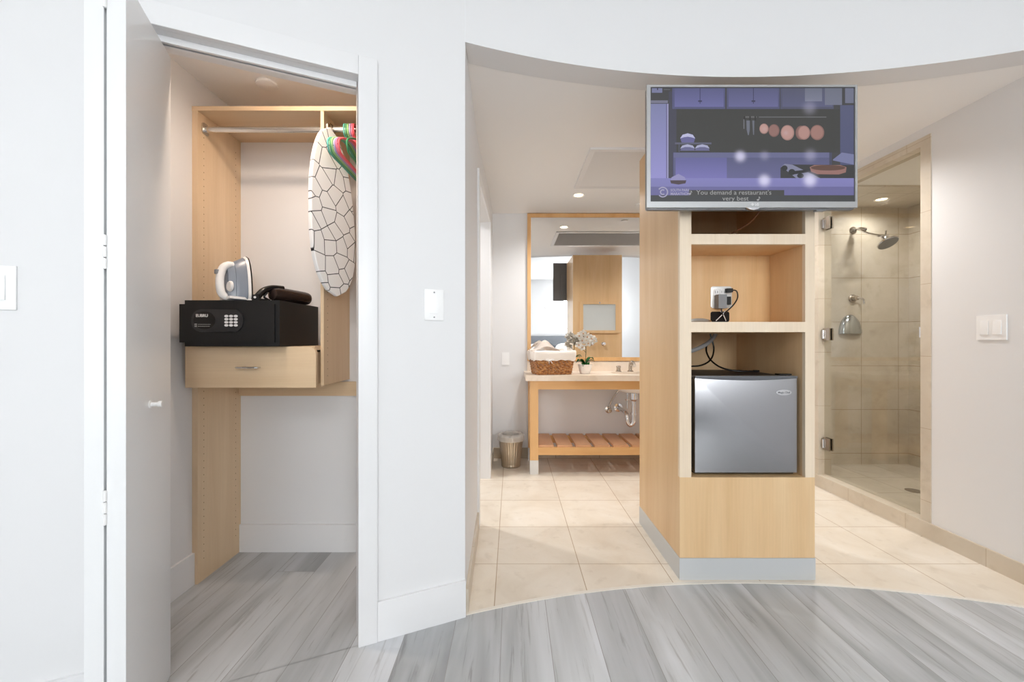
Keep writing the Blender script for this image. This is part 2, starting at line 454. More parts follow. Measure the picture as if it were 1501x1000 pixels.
# ------------------------------------------------------------------ floors
bm = B()
bk = 0.0
room = [(XL, -4.0), (XR, -4.0)] + ARC[::-1] + [cw(T_END)]
vs = [bm.verts.new((p[0], p[1], 0)) for p in room]; f = bm.faces.new(vs)
clo = [cw(0.15), (-0.33, 2.15), (-1.445, 2.15), cw(1.374)]
vs = [bm.verts.new((p[0], p[1], 0)) for p in clo]; f2 = bm.faces.new(vs)
bmesh.ops.recalc_face_normals(bm, faces=[f, f2])
for f in bm.faces:
    if f.normal.z < 0: f.normal_flip()
bmesh.ops.triangulate(bm, faces=bm.faces[:])
struct('floor', bm, 'planks', smooth=False)
bm = B()
bp_ = [(p[0], p[1]) for p in ARC] + [(XR, 3.88), (-1.45, 3.88), (-1.45, 2.25), (-0.33, 2.25), (-0.33, 1.75), (AX, AY)]
vs = [bm.verts.new((p[0], p[1], 0.0)) for p in bp_[:-1]]; f = bm.faces.new(vs)
if f.normal.z < 0: f.normal_flip()
bmesh.ops.triangulate(bm, faces=[f])
for f in bm.faces:
    f.normal_update()
    if f.normal.z < 0: f.normal_flip()
struct('floor_bathroom', bm, 'tile', smooth=False)
bm = B(); box(bm, 2.30, 3.55, 2.2, 3.68, -0.03, 0.002)
struct('floor_shower', bm, 'showxy', smooth=False)
# light stone threshold strip that follows the curved edge
bm = B()
inner = [arc_pt(AX + (XR-AX)*i/48, R+0.012) for i in range(49)]; outer = [arc_pt(AX + (XR-AX)*i/48, R-0.004) for i in range(49)]
for i in range(48):
    q = [outer[i], outer[i+1], inner[i+1], inner[i]]
    lo = [bm.verts.new((p[0], p[1], 0.0)) for p in q]; hi = [bm.verts.new((p[0], p[1], 0.0025)) for p in q]
    bm.faces.new(hi); bm.faces.new((lo[0], lo[1], hi[1], hi[0])); bm.faces.new((lo[2], lo[3], hi[3], hi[2]))
bmesh.ops.remove_doubles(bm, verts=bm.verts[:], dist=1e-5)
struct('trim_1', bm, mat('threshold_grout', (226, 220, 210), 0.6))

# ------------------------------------------------------------------ walls
def slab(t0, t1, z0, z1, s0=0.0, s1=-0.12, bm=None):
    bm = bm or B()
    prism(bm, [cw(t0, s0), cw(t1, s0), cw(t1, s1), cw(t0, s1)], z0, z1)
    return bm
bm = B()
slab(0, T_OPEN0, 0, CEIL_H, bm=bm); slab(T_OPEN1, T_END, 0, CEIL_H, bm=bm); slab(T_OPEN0, T_OPEN1, OPEN_H, CEIL_H, bm=bm)
struct('wall_closet', bm, 'wall', smooth=False)
# curved wall above the bathroom opening
bm = B()
back = [arc_pt(AX + (XR-AX)*i/48, R+0.12) for i in range(49)]
rows_ = [[bm.verts.new((p[0], p[1], z)) for p in pl] for pl, z in ((ARC, SOFFIT), (ARC, CEIL_H), (back, CEIL_H), (back, SOFFIT))]
for k in range(4):
    a, b_ = rows_[k], rows_[(k+1) % 4]
    for i in range(48): bm.faces.new((a[i], a[i+1], b_[i+1], b_[i]))
bm.faces.new([r_[0] for r_ in rows_]); bm.faces.new([r_[-1] for r_ in rows_][::-1])
bmesh.ops.recalc_face_normals(bm, faces=bm.faces[:])
struct('wall_curved', bm, 'wall', ang=30)
# bathroom left wall (slightly out of true) with the side doorway
def lw(y):  # face X at depth y
    return -0.188 - 0.017*min(1, (y-1.645)/0.8) + (0.022*min(1, max(0, (y-2.6)/0.7)))
bm = B()
def lseg(y0, y1, z0, z1):
    prism(bm, [(lw(y0), y0), (lw(y1), y1), (-0.33, y1), (-0.33, y0)], z0, z1)
lseg(1.645, 2.47, 0, SOFFIT); lseg(2.47, 3.28, 2.05, SOFFIT); lseg(3.28, YB, 0, SOFFIT)
struct('wall_left', bm, 'wall', smooth=False)
bm = B(); box(bm, -1.6, 2.45, YB, YB+0.1, 0, SOFFIT)
struct('wall_back', bm, 'wall', smooth=False)
bm = B(); box(bm, -1.445, -0.33, 2.15, 2.25, 0, SOFFIT)
struct('wall_closet_back', bm, 'wall', smooth=False)
bm = B(); box(bm, -1.545, -1.445, cw(1.374)[1]+0.02, 3.9, 0, SOFFIT)
struct('wall_closet_left', bm, 'wall', smooth=False)
# right wall with the shower opening
bm = B()
box(bm, XR, XR+0.09, -4.0, 2.271, 0, CEIL_H); box(bm, XR, XR+0.09, 3.163, YB, 0, SOFFIT); box(bm, XR, XR+0.09, 2.271, 3.163, 2.25, SOFFIT)
struct('wall_right', bm, 'wall', smooth=False)
# bedroom end of the room
bm = B()
WX0, WX1, WZ0, WZ1 = -1.75, 0.38, 0.25, 2.5
box(bm, XL-0.1, WX0, -4.1, -4.0, 0, CEIL_H); box(bm, WX1, 1.42, -4.1, -4.0, 0, CEIL_H); box(bm, 2.28, XR+0.09, -4.1, -4.0, 0, CEIL_H); box(bm, 1.42, 2.28, -4.1, -4.0, 0, 1.3); box(bm, 1.42, 2.28, -4.1, -4.0, 2.6, CEIL_H)
box(bm, WX0, WX1, -4.1, -4.0, 0, WZ0); box(bm, WX0, WX1, -4.1, -4.0, WZ1, CEIL_H)
struct('wall_bedroom', bm, 'wall', smooth=False)
bm = B(); box(bm, XL-0.1, XL, -4.0, cw(T_END)[1], 0, CEIL_H)
struct('wall_far_left', bm, 'wall', smooth=False)
# shower recess walls
bm = B(); box(bm, XR+0.09, 3.63, 3.656, 3.75, 0, 2.36); struct('wall_shower_back', bm, 'showxz', smooth=False)
bm = B(); box(bm, 3.53, 3.63, 2.1, 3.656, 0, 2.36); struct('wall_shower_right', bm, 'showyz', smooth=False)
bm = B(); box(bm, XR+0.09, 3.53, 2.1, 2.2, 0, 2.36); struct('wall_shower_front', bm, 'showxz', smooth=False)

# ceilings
bm = B(); box(bm, XL-0.1, XR+0.1, -4.1, 2.1, CEIL_H, CEIL_H+0.08); struct('ceiling', bm, 'ceil', smooth=False)
bm = B()
out = [cw(T_END*0.62, -0.02)] + [cw(0.02, -0.02)] + [arc_pt(AX+0.001+(XR-AX)*i/48, R+0.119) for i in range(49)] + [(3.63, 1.74), (3.63, 3.97), (-1.7, 3.97)]
lo = [bm.verts.new((p[0], p[1], SOFFIT)) for p in out]; hi = [bm.verts.new((p[0], p[1], SOFFIT+0.06)) for p in out]
f1 = bm.faces.new(lo); f2 = bm.faces.new(hi)
for i in range(len(out)):
    j = (i+1) % len(out); bm.faces.new((lo[i], lo[j], hi[j], hi[i]))
bmesh.ops.recalc_face_normals(bm, faces=bm.faces[:]); bmesh.ops.triangulate(bm, faces=[f1, f2])
struct('ceiling_bathroom', bm, 'ceil', smooth=False)
bm = B(); box(bm, XR+0.09, 3.53, 3.16, 3.656, SOFFIT-0.012, SOFFIT)
struct('ceiling_shower', bm, 'showxy', smooth=False)

# baseboards
bm = B(); slab(0.0, 0.336, 0, 0.145, 0.012, 0.0, bm); struct('baseboard_front', bm, 'trim', bv=0.002)
bm = B(); slab(1.128, T_END, 0, 0.145, 0.012, 0.0, bm); struct('baseboard_front_left', bm, 'trim', bv=0.002)
bm = B(); box(bm, -1.42, -0.33, 2.138, 2.15, 0, 0.143); struct('baseboard_closet_back', bm, 'trim', bv=0.002)
bm = B(); box(bm, -1.445, -1.433, 1.25, 1.855, 0, 0.143); struct('baseboard_closet_left', bm, 'trim', bv=0.002)
bm = B(); box(bm, XR-0.012, XR, 1.63, 2.271, 0, 0.09); struct('baseboard_right', bm, 'jamb', bv=0.001)
bm = B(); box(bm, XR-0.012, XR, 3.163, YB, 0, 0.09); struct('baseboard_right_back', bm, 'jamb', bv=0.001)
bm = B(); box(bm, XR-0.012, XR, -4.0, 1.61, 0, 0.145); struct('baseboard_right_bedroom', bm, 'trim', bv=0.002)
bm = B(); prism(bm, [(lw(1.66), 1.66), (lw(2.40), 2.40), (lw(2.40)+0.012, 2.40), (lw(1.66)+0.012, 1.66)], 0, 0.098); struct('baseboard_left', bm, 'jamb', bv=0.001)
bm = B(); prism(bm, [(lw(3.36), 3.36), (lw(YB), YB), (lw(YB)+0.012, YB), (lw(3.36)+0.012, 3.36)], 0, 0.098); struct('baseboard_left_back', bm, 'jamb', bv=0.001)
bm = B(); box(bm, lw(YB)+0.012, XR-0.012, YB-0.012, YB, 0, 0.098); struct('baseboard_back', bm, stone('back_base', (0, 2), 0.41, 0.4, 0, [(0.3, (176, 160, 138)), (0.7, (196, 180, 158))], (170, 154, 134), 0.4), bv=0.001)

# closet door casing (flat white boards, bevelled)
bm = B()
slab(0.336, T_OPEN0, 0, 2.126, 0.014, 0.0, bm); struct('trim_2', bm, 'trim', bv=0.003)
bm = B(); slab(T_OPEN0, T_OPEN1, OPEN_H, 2.126, 0.014, 0.0, bm); slab(T_OPEN0, T_OPEN1, OPEN_H, OPEN_H+0.006, 0.018, 0.014, bm); struct('trim_3', bm, 'trim', bv=0.002)
bm = B(); slab(T_OPEN1, 1.128, 0, 2.126, 0.014, 0.0, bm); struct('trim_4', bm, 'trim', bv=0.003)
# side doorway casing and stops
for nm, (y0, y1, z0, z1) in {'trim_5': (2.405, 2.47, 0, 2.115), 'trim_6': (3.28, 3.345, 0, 2.115), 'trim_7': (2.47, 3.28, 2.05, 2.115)}.items():
    bm = B(); prism(bm, [(lw(y0), y0), (lw(y1), y1), (lw(y1)+0.014, y1), (lw(y0)+0.014, y0)], z0, z1); struct(nm, bm, 'trim', bv=0.002)
# stone frame and curb of the shower
bm = B(); box(bm, XR-0.004, XR+0.094, 2.271, 2.329, 0.09, 2.25); struct('trim_8', bm, 'jamb', bv=0.001)
bm = B(); box(bm, XR-0.004, XR+0.094, 3.105, 3.163, 0.09, 2.25); struct('trim_9', bm, 'jamb', bv=0.001)
bm = B(); box(bm, XR-0.004, XR+0.094, 2.329, 3.105, 2.20, 2.25); struct('trim_10', bm, 'jamb', bv=0.001)
bm = B(); box(bm, XR-0.012, XR+0.11, 2.271, 3.163, 0.0, 0.09); struct('trim_11', bm, 'jamb', bv=0.003)

# ------------------------------------------------------------------ windows behind the camera
def window(name, x0, x1, z0, z1, n):
    w = structroot(name, ((x0+x1)/2, -4.05, z0))
    bm = B(); fw = 0.05
    box(bm, x0, x0+fw, -4.08, -4.0, z0, z1); box(bm, x1-fw, x1, -4.08, -4.0, z0, z1); box(bm, x0+fw, x1-fw, -4.08, -4.0, z0, z0+fw); box(bm, x0+fw, x1-fw, -4.08, -4.0, z1-fw, z1)
    for i in range(1, n):
        xx = x0 + (x1-x0)*i/n; box(bm, xx-0.02, xx+0.02, -4.07, -4.01, z0+fw, z1-fw)
    obj('window_frame', bm, 'trim', w)
    bm = B(); box(bm, x0+fw, x1-fw, -4.045, -4.039, z0+fw, z1-fw); obj('window_pane', bm, 'pane', w)
window('window_1', WX0, WX1, WZ0, WZ1, 3)
window('added_window', 1.42, 2.28, 1.3, 2.6, 2)  # unseen window, added to balance the light across the walls

# ------------------------------------------------------------------ bifold closet door (folded open)
dr = structroot('door_1', (*cw(1.0, -0.05), 0))
def panel(t0, t1):
    bm = B(); prism(bm, [cw(t0, -0.09), cw(t1, -0.09), cw(t1, 0.228), cw(t0, 0.228)], 0.012, 2.022)
    return bm
obj('door_panel', panel(0.969, 1.007), 'door', dr, bv=0.002)
obj('door_panel', panel(1.012, 1.050), 'door', dr, bv=0.002)
for z0, z1 in ((0.638, 0.727), (1.28, 1.368), (1.935, 2.005)):
    bm = B()
    px, py = cw(1.0095, 0.2295)
    for k in range(3):
        h = (z1-z0)/3
        lathe(bm, [(0, z0+k*h+0.001), (0.004, z0+k*h+0.001), (0.0042, z0+k*h+0.003), (0.0042, z0+(k+1)*h-0.002), (0, z0+(k+1)*h-0.001)], (px, py, 0), seg=10)
    obj('hinge', bm, 'white', dr)
bm = B()
kx, ky = cw(0.969, 0.077)
lathe(bm, [(0, -0.002), (0.011, 0.0), (0.011, 0.002), (0.006, 0.004), (0.006, 0.018), (0.009, 0.02), (0.009, 0.028), (0, 0.029)], (kx, ky, 0.917), axis=(-D.x, -D.y, 0), seg=16)
obj('door_knob', bm, 'white', dr)
bm = B(); slab(T_OPEN0+0.004, T_OPEN1-0.004, OPEN_H-0.02, OPEN_H-0.0005, -0.028, -0.030, bm); slab(T_OPEN0+0.004, T_OPEN1-0.004, OPEN_H-0.02, OPEN_H-0.0005, -0.056, -0.058, bm); slab(T_OPEN0+0.004, T_OPEN1-0.004, OPEN_H-0.003, OPEN_H-0.0005, -0.030, -0.056, bm)
slab(T_OPEN0+0.004, T_OPEN1-0.004, OPEN_H-0.02, OPEN_H-0.018, -0.030, -0.038, bm); slab(T_OPEN0+0.004, T_OPEN1-0.004, OPEN_H-0.02, OPEN_H-0.018, -0.048, -0.056, bm)
obj('door_track', bm, 'trim', dr, smooth=False)

# shower door
sd = structroot('door_2', (XR+0.04, 2.72, 0.1))
bm = B(); box(bm, XR+0.035, XR+0.044, 2.335, 3.096, 0.1, 2.192); obj('glass_panel', bm, 'showerglass', sd, smooth=False)
for h in (0.33, 1.15, 1.98):
    bm = B()
    box(bm, XR+0.024, XR+0.034, 3.035, 3.098, h-0.045, h+0.045); box(bm, XR+0.045, XR+0.055, 3.035, 3.098, h-0.045, h+0.045)
    box(bm, XR+0.018, XR+0.061, 3.092, 3.104, h-0.035, h+0.035); bevel(bm, 0.002)
    hh = obj('hinge', bm, 'nickel', sd)
    bm = B(); lathe(bm, [(0, h-0.032), (0.009, h-0.032), (0.009, h+0.032), (0, h+0.032)], (XR+0.019, 3.088, 0), seg=12)
    obj('hinge_pin', bm, 'chrome', hh)
bm = B(); box(bm, XR+0.012, XR+0.034, 2.338, 2.352, 1.12, 1.18); obj('door_pull', bm, 'chrome', sd, bv=0.002)

# ------------------------------------------------------------------ light switches and outlets
def switch(t, z, label, w=0.075, n=1):
    c = cw(t, 0)
    th = thing('light_switch', label, 'light switch', (c[0], c[1], z))
    bm = B(); prism(bm, [cw(t-w/2, 0.0), cw(t+w/2, 0.0), cw(t+w/2, 0.006), cw(t-w/2, 0.006)], z-0.06, z+0.06)
    obj('wall_plate', bm, 'white', th, bv=0.002)
    bm = B(); prism(bm, [cw(t-0.0175, 0.006), cw(t+0.0175, 0.006), cw(t+0.0175, 0.0075), cw(t-0.0175, 0.0105)], z-0.034, z+0.034)
    obj('rocker', bm, 'white', th, bv=0.001)
    for dz in (-0.048, 0.048):
        bm = B(); p = cw(t, 0.006); lathe(bm, [(0.003, 0), (0.003, 0.0012), (0, 0.0015)], (p[0], p[1], z+dz), axis=(NR.x, NR.y, 0), seg=10); obj('screw', bm, 'grey', th)
switch(0.126, 1.24, 'white rocker light switch on the short wall beside the closet opening')
switch(1.318, 1.245, 'pale rocker light switch at the far left edge, beyond the folded closet door')
th = thing('light_switch', 'white double light switch on the right wall beside the shower', 'light switch', (XR, 1.985, 1.165))
bm = B(); box(bm, XR-0.006, XR, 1.923, 2.047, 1.105, 1.225); obj('wall_plate', bm, 'white', th, bv=0.002)
for yy in (1.958, 2.012):
    bm = B(); prism(bm, [(XR-0.006, 1.131), (XR-0.011, 1.131), (XR-0.0075, 1.199), (XR-0.006, 1.199)], yy-0.017, yy+0.017, 'y'); obj('rocker', bm, 'white', th, bv=0.001)
th = thing('wall_outlet', 'white power outlet on the back wall above the waste bin', 'outlet', (-0.06, YB, 0.935))
bm = B(); box(bm, -0.095, -0.025, YB-0.006, YB, 0.877, 0.993); obj('wall_plate', bm, 'white', th, bv=0.002)
bm = B(); box(bm, -0.077, -0.043, YB-0.0085, YB-0.006, 0.90, 0.97); obj('socket_face', bm, 'white', th, bv=0.001)

# ------------------------------------------------------------------ closet organizer
Z_T = 2.16
co = thing('closet_organizer', 'pale maple closet shelving unit with hanging rods inside the open closet', 'closet shelving', (-0.89, 2.0, 0))
def pinholes(bm, x, ys, z0, z1, face, skip=0.032):
    z = z0
    while z < z1:
        for y in ys:
            pts = [(y + 0.0024*math.cos(a), z + 0.0024*math.sin(a)) for a in [2*PI*k/8 for k in range(8)]]
            vv = [bm.verts.new((x + face*0.0004, p[0], p[1])) for p in pts]
            f = bm.faces.new(vv if face > 0 else vv[::-1]); f.material_index = 1
        z += skip
bm = B(); box(bm, -1.445, -1.42, 1.855, 2.15, 0.0, 2.14); pinholes(bm, -1.42, (1.892, 2.11), 0.1, 0.88, 1); pinholes(bm, -1.42, (1.892, 2.11), 1.30, 2.10, 1)
obj('side_panel', bm, ['closet', 'hole'], co, smooth=False)
bm = B(); box(bm, -0.865, -0.85, 1.855, 2.15, 0.90, 2.14); pinholes(bm, -0.85, (1.892,), 0.94, 1.75, 1)
obj('partition', bm, ['closet', 'hole'], co, smooth=False)
bm = B(); box(bm, -0.35, -0.33, 1.855, 2.15, 0.0, 2.14); obj('side_panel', bm, 'closet', co, smooth=False)
bm = B(); box(bm, -1.445, -0.33, 1.853, 2.15, 2.14, Z_T); obj('top_shelf', bm, 'closeth', co, bv=0.001)
bm = B(); box(bm, -1.42, -0.865, 1.802, 2.15, 1.06, 1.0765); obj('shelf', bm, 'closeth', co, bv=0.001)
bm = B(); box(bm, -1.42, -0.35, 2.132, 2.15, 0.815, 0.888); obj('back_rail', bm, 'closeth', co, bv=0.001)
for x0, x1 in ((-1.42, -0.865), (-0.85, -0.35)):
    bm = B()
    ring = [(1.897 + 0.0085*math.cos(a), 2.077 + 0.0145*math.sin(a)) for a in [2*PI*k/20 for k in range(20)]]
    prism(bm, ring, x0, x1, 'x'); rd = obj('hanging_rod', bm, 'rod', co)
    for xe, dx in ((x0, 0.006), (x1, -0.006)):
        bm = B(); prism(bm, rrect(1.877, 1.917, 2.052, 2.104, 0.012), xe, xe+dx, 'x'); obj('rod_socket', bm, 'rod', rd, bv=0.001)
# drawer
dw = obj('drawer', (lambda b: (box(b, -1.405, -1.393, 1.80, 2.12, 0.92, 1.05), box(b, -0.89, -0.878, 1.80, 2.12, 0.92, 1.05), box(b, -1.405, -0.878, 2.108, 2.12, 0.92, 1.05), box(b, -1.405, -0.878, 1.80, 2.12, 0.908, 0.92))[0])(B()), 'closeth', co, smooth=False)
bm = B(); prism(bm, rrect(-1.42, -0.852, 0.897, 1.0755, 0.03, corners=(0,0,1,0)), 1.784, 1.8, 'y'); obj('drawer_front', bm, 'closeth', dw, bv=0.001)
bm = B()
tube(bm, catmull([(-1.19, 1.784, 0.985), (-1.185, 1.765, 0.985), (-1.14, 1.758, 0.985), (-1.10, 1.765, 0.985), (-1.095, 1.784, 0.985)], 6), 0.0042, 10)
obj('drawer_handle', bm, 'chrome', dw)

# ------------------------------------------------------------------ safe
sf = thing('safe', 'black electronic hotel safe with a white keypad on the closet shelf', 'safe', (-1.18, 1.89, 1.0765))
bm = B(); box(bm, -1.372, -0.974, 1.722, 2.064, 1.0775, 1.271); obj('safe_body', bm, 'black', sf, bv=0.002)
bm = B(); box(bm, -1.387, -0.992, 1.712, 1.7215, 1.094, 1.254); sdoor = obj('safe_door', bm, 'black', sf, bv=0.002)
bm = B(); prism(bm, rrect(-1.333, -1.118, 1.138, 1.231, 0.04, 8), 1.706, 1.712, 'y'); bevel(bm, 0.0015)
kp = obj('keypad_panel', bm, mat('keypad_plastic', (38, 38, 40), 0.35), sdoor)
bm = B(); prism(bm, ellipse(-1.278, 1.186, 0.045, 0.038), 1.705, 1.7062, 'y'); obj('display_window', bm, 'black2', sdoor)
for r_ in range(4):
    for c_ in range(3):
        bm = B(); prism(bm, ellipse(-1.186 + 0.0195*c_, 1.2035 - 0.0128*r_, 0.0082, 0.0052, 16), 1.7045, 1.706, 'y')
        obj('key', bm, 'whitetext', kp_parent := sdoor)
bm = B(); text(bm, 'EUBRU', 0.0165, -1.313, 1.2, 1.7048, bold=0.0004, extrude=0.0002); obj('logo_lettering', bm, 'whitetext', sdoor, smooth=False)
bm = B(); 
for z_, w_ in ((1.169, 0.066), (1.161, 0.058)):
    box(bm, -1.318, -1.308, 1.7046, 1.705, z_-0.002, z_+0.003)
    x = -1.304
    while x < -1.318 + w_:
        ww = random.uniform(0.003, 0.008); box(bm, x, x+ww, 1.7046, 1.705, z_-0.001, z_+0.0012); x += ww + 0.0015
obj('instruction_print', bm, mat('grey_print', (150, 150, 150), 0.5), sdoor, smooth=False)

# ------------------------------------------------------------------ iron standing on its heel
ir = thing('clothes_iron', 'white and grey steam iron standing upright on the safe', 'iron', (-1.17, 1.80, 1.271))
Lr = 0.20
def sole(sc_=1.0, n=20):
    pts = []
    for i in range(n+1):
        t = i/n; y = -0.1 + 0.2*t
        w = 0.055*math.sqrt(max(0, 1-t**2.2))*(1 if t > 0.12 else 0.86+0.14*math.sin(t/0.12*PI/2))
        pts.append((w*sc_, y*sc_ if y > 0 else y))
    return [(x, y) for x, y in pts] + [(-x, y) for x, y in pts[::-1][1:]]
up = Vector((-0.03, 0.05, 1.0)).normalized()          # tip direction
hz = Vector((-0.52, -0.85, 0.0)); hz = (hz - up*hz.dot(up)).normalized()  # handle direction
xx = up.cross(hz).normalized()
MI = Matrix(((xx.x, up.x, hz.x, -1.163), (xx.y, up.y, hz.y, 1.80), (xx.z, up.z, hz.z, 1.271+0.1), (0,0,0,1)))
def islab(bm, s0, z0, s1, z1, mi=0):
    a = [bm.verts.new((p[0], p[1], z0)) for p in sole(s0)]; b = [bm.verts.new((p[0], p[1], z1)) for p in sole(s1)]
    n = len(a); bm.faces.new(a[::-1]); bm.faces.new(b)
    for i in range(n):
        j = (i+1) % n; bm.faces.new((a[i], a[j], b[j], b[i]))
    bmesh.ops.remove_doubles(bm, verts=bm.verts[:], dist=1e-5)
    return bm
obj('soleplate', xf(islab(B(), 1.0, 0, 1.0, 0.005), MI), 'steel', ir)
obj('skirt', xf(islab(B(), 0.99, 0.006, 0.94, 0.016), MI), 'ironwhite', ir)
bm = islab(islab(B(), 0.93, 0.016, 0.66, 0.056), 0.62, 0.0555, 0.36, 0.080); obj('water_tank', xf(bm, MI), 'irongrey', ir, bv=0.003)
bm = B()
tube(bm, catmull([(0, -0.092, 0.02), (0, -0.092, 0.075), (0, -0.075, 0.100), (0, -0.02, 0.108), (0, 0.035, 0.098), (0, 0.062, 0.075), (0, 0.058, 0.055)], 6), [0.017]*7*1 + [0.0155]*30, 14) if False else tube(bm, catmull([(0, -0.086, 0.02), (0, -0.088, 0.075), (0, -0.072, 0.098), (0, -0.02, 0.104), (0, 0.03, 0.094), (0, 0.05, 0.070), (0, 0.045, 0.045)], 6), 0.0155, 14)
obj('handle', xf(bm, MI), 'ironwhite', ir)
bm = B(); lathe(bm, [(0, 0.10), (0.022, 0.10), (0.022, 0.106), (0.019, 0.11), (0, 0.11)], (0, 0, 0)); 
dial_m = MI @ Matrix.Translation((0.026, -0.045, -0.027))
obj('temperature_dial', xf(bm, dial_m), 'ironwhite', ir)
bm = B(); box(bm, -0.008, 0.008, 0.005, 0.022, 0.108, 0.1215); obj('steam_button', xf(bevel(bm, 0.002), MI), 'grey', ir)
bm = B(); box(bm, -0.045, 0.045, -0.098, -0.088, 0.006, 0.085); obj('heel_rest', xf(bevel(bm, 0.003), MI), 'ironwhite', ir)
bm = B()
tube(bm, catmull([(-1.21, 1.79, 1.276), (-1.17, 1.765, 1.276), (-1.12, 1.76, 1.276), (-1.10, 1.79, 1.276), (-1.13, 1.765, 1.282), (-1.19, 1.757, 1.282), (-1.215, 1.78, 1.28)], 8), 0.003, 8)
obj('power_cord', bm, 'ironwhite', ir)

# ------------------------------------------------------------------ hair dryer
hd = thing('hair_dryer', 'glossy dark brown folding hair dryer lying on the safe beside the iron', 'hair dryer', (-1.03, 1.88, 1.271))
p0 = Vector((-1.062, 1.82, 1.307)); p1 = Vector((-0.992, 2.02, 1.305)); dd = (p1-p0).normalized()
bm = B(); lathe(bm, [(0, -0.005), (0.018, -0.004), (0.026, 0.0), (0.032, 0.02), (0.034, 0.06), (0.033, 0.12), (0.031, 0.175), (0.029, 0.19), (0.027, 0.195), (0.0, 0.19)], p0, dd, 28)
obj('barrel', bm, 'dryer', hd)
bm = B(); tube(bm, catmull([p0 + Vector((0.02, 0.05, 0.03)), p0 + Vector((-0.006, 0.01, 0.028)), p0 + Vector((-0.025, -0.025, 0.012)), p0 + Vector((-0.035, -0.045, -0.012))], 6), 0.014, 12)
obj('handle', bm, 'black2', hd)
bm = B(); box(bm, -1.106, -1.078, 1.745, 1.765, 1.2715, 1.298); plug = obj('plug', bevel(bm, 0.004), 'black', hd)
bm = B(); lathe(bm, [(0.005, 0), (0.005, 0.002), (0, 0.0022)], (-1.092, 1.745, 1.286), (0, -1, 0), 12); obj('reset_button', bm, 'whitetext', plug)
bm = B()
tube(bm, catmull([(-1.08, 1.757, 1.279), (-1.07, 1.765, 1.277), (-1.06, 1.79, 1.277), (-1.07, 1.81, 1.280), (-1.08, 1.79, 1.292), (-1.073, 1.80, 1.312)], 6), 0.0045, 8)
obj('power_cord', bm, 'black2', hd)

# ------------------------------------------------------------------ ironing board
ib = thing('ironing_board', 'small ironing board in a white cover with black cell lines, hanging from the rod', 'ironing board', (-0.775, 1.80, 1.29))
th_ = math.radians(69)
MB = Matrix.Translation((-0.808, 1.85, 1.681)) @ Matrix.Rotation(math.radians(-2.6), 4, 'Y') @ Matrix.Rotation(th_, 4, 'Z')
def bout(k=1.0, n=30):
    pts = []
    for i in range(n+1):
        t = -1 + 2*i/n
        w = 0.126 * (max(0, 1 - abs(t)**2.6))**0.55 * (1 - 0.16*t) 
        pts.append((w*k, 0.381*t*(k if k > 0.9 else 1)))
    return pts + [(-x, z) for x, z in pts[::-1][1:-1]]
bm = B()
prism(bm, bout(), -0.009, 0.012, 'y'); bmesh.ops.remove_doubles(bm, verts=bm.verts[:], dist=1e-4); bevel(bm, 0.007, 3, 50)
cov = obj('padded_cover', bm, 'board', None, loc=(0,0,0)); 
cov.parent = ib; cov.matrix_world = Matrix.Identity(4)
cov.location = MB.translation - Vector(WLOC[ib.name]); cov.rotation_euler = MB.to_euler()
bm = B()
prism(bm, [(x*0.93, z*0.97) for x, z in bout()], 0.012, 0.018, 'y')
obj('board_frame', xf(bm, MB), 'grey', ib)
bm = B()
tube(bm, catmull([(-0.834, 1.855, 2.02), (-0.832, 1.858, 2.06), (-0.830, 1.872, 2.09), (-0.83, 1.897, 2.0965), (-0.83, 1.917, 2.09), (-0.83, 1.92, 2.07)], 6), 0.003, 8); obj('hanging_hook', bm, 'brass', ib)

# ------------------------------------------------------------------ hangers
hcols = [('teal', (96, 176, 164)), ('green', (88, 160, 112)), ('light green', (150, 196, 130)), ('lilac', (168, 164, 200)), ('pink', (238, 120, 150)), ('coral red', (240, 96, 104)), ('dark green', (62, 138, 92))]
hx = [-0.768, -0.759, -0.750, -0.741, -0.732, -0.724, -0.690]
hw = [0.185, 0.182, 0.186, 0.182, 0.184, 0.18, 0.18]
hlab = ['teal plastic clothes hanger, leftmost of the hangers on the rod', 'mid green plastic clothes hanger next to the teal one on the rod', 'light green plastic clothes hanger between the green and lilac ones', 'lilac plastic clothes hanger between the light green and pink ones', 'pink plastic clothes hanger between the lilac and coral red ones', 'coral red plastic clothes hanger with its hook nearest the closet door frame', 'dark green plastic clothes hanger hanging apart behind the coral red one']
for (cn, cc), X, w_, lb in zip(hcols, hx, hw, hlab):
    mh = mat('hanger_' + cn.replace(' ', '_'), cc, 0.35)
    t = thing('clothes_hanger', lb, 'clothes hanger', (X, 1.897, 1.89), 'plastic clothes hangers on the closet rod')
    yc = 1.897
    body = [(X, yc, 2.012), (X, yc-0.06, 2.0), (X, yc-w_+0.03, 1.962), (X, yc-w_, 1.935), (X, yc-w_+0.008, 1.905), (X, yc-w_+0.04, 1.893), (X, yc, 1.893), (X, yc+w_-0.04, 1.893), (X, yc+w_-0.008, 1.905), (X, yc+w_, 1.935), (X, yc+w_-0.03, 1.962), (X, yc+0.06, 2.0)]
    bm = B(); tube(bm, catmull(body, 5, True), 0.0042, 8, True); obj('hanger_body', bm, mh, t)
    bm = B(); tube(bm, catmull([(X, yc, 2.012), (X, yc, 2.04), (X, yc-0.019, 2.052), (X, yc-0.022, 2.085), (X, yc-0.008, 2.0965), (X, yc+0.008, 2.0965), (X, yc+0.02, 2.088), (X, yc+0.022, 2.07)], 6), 0.0038, 8); obj('hook', bm, mh, t)

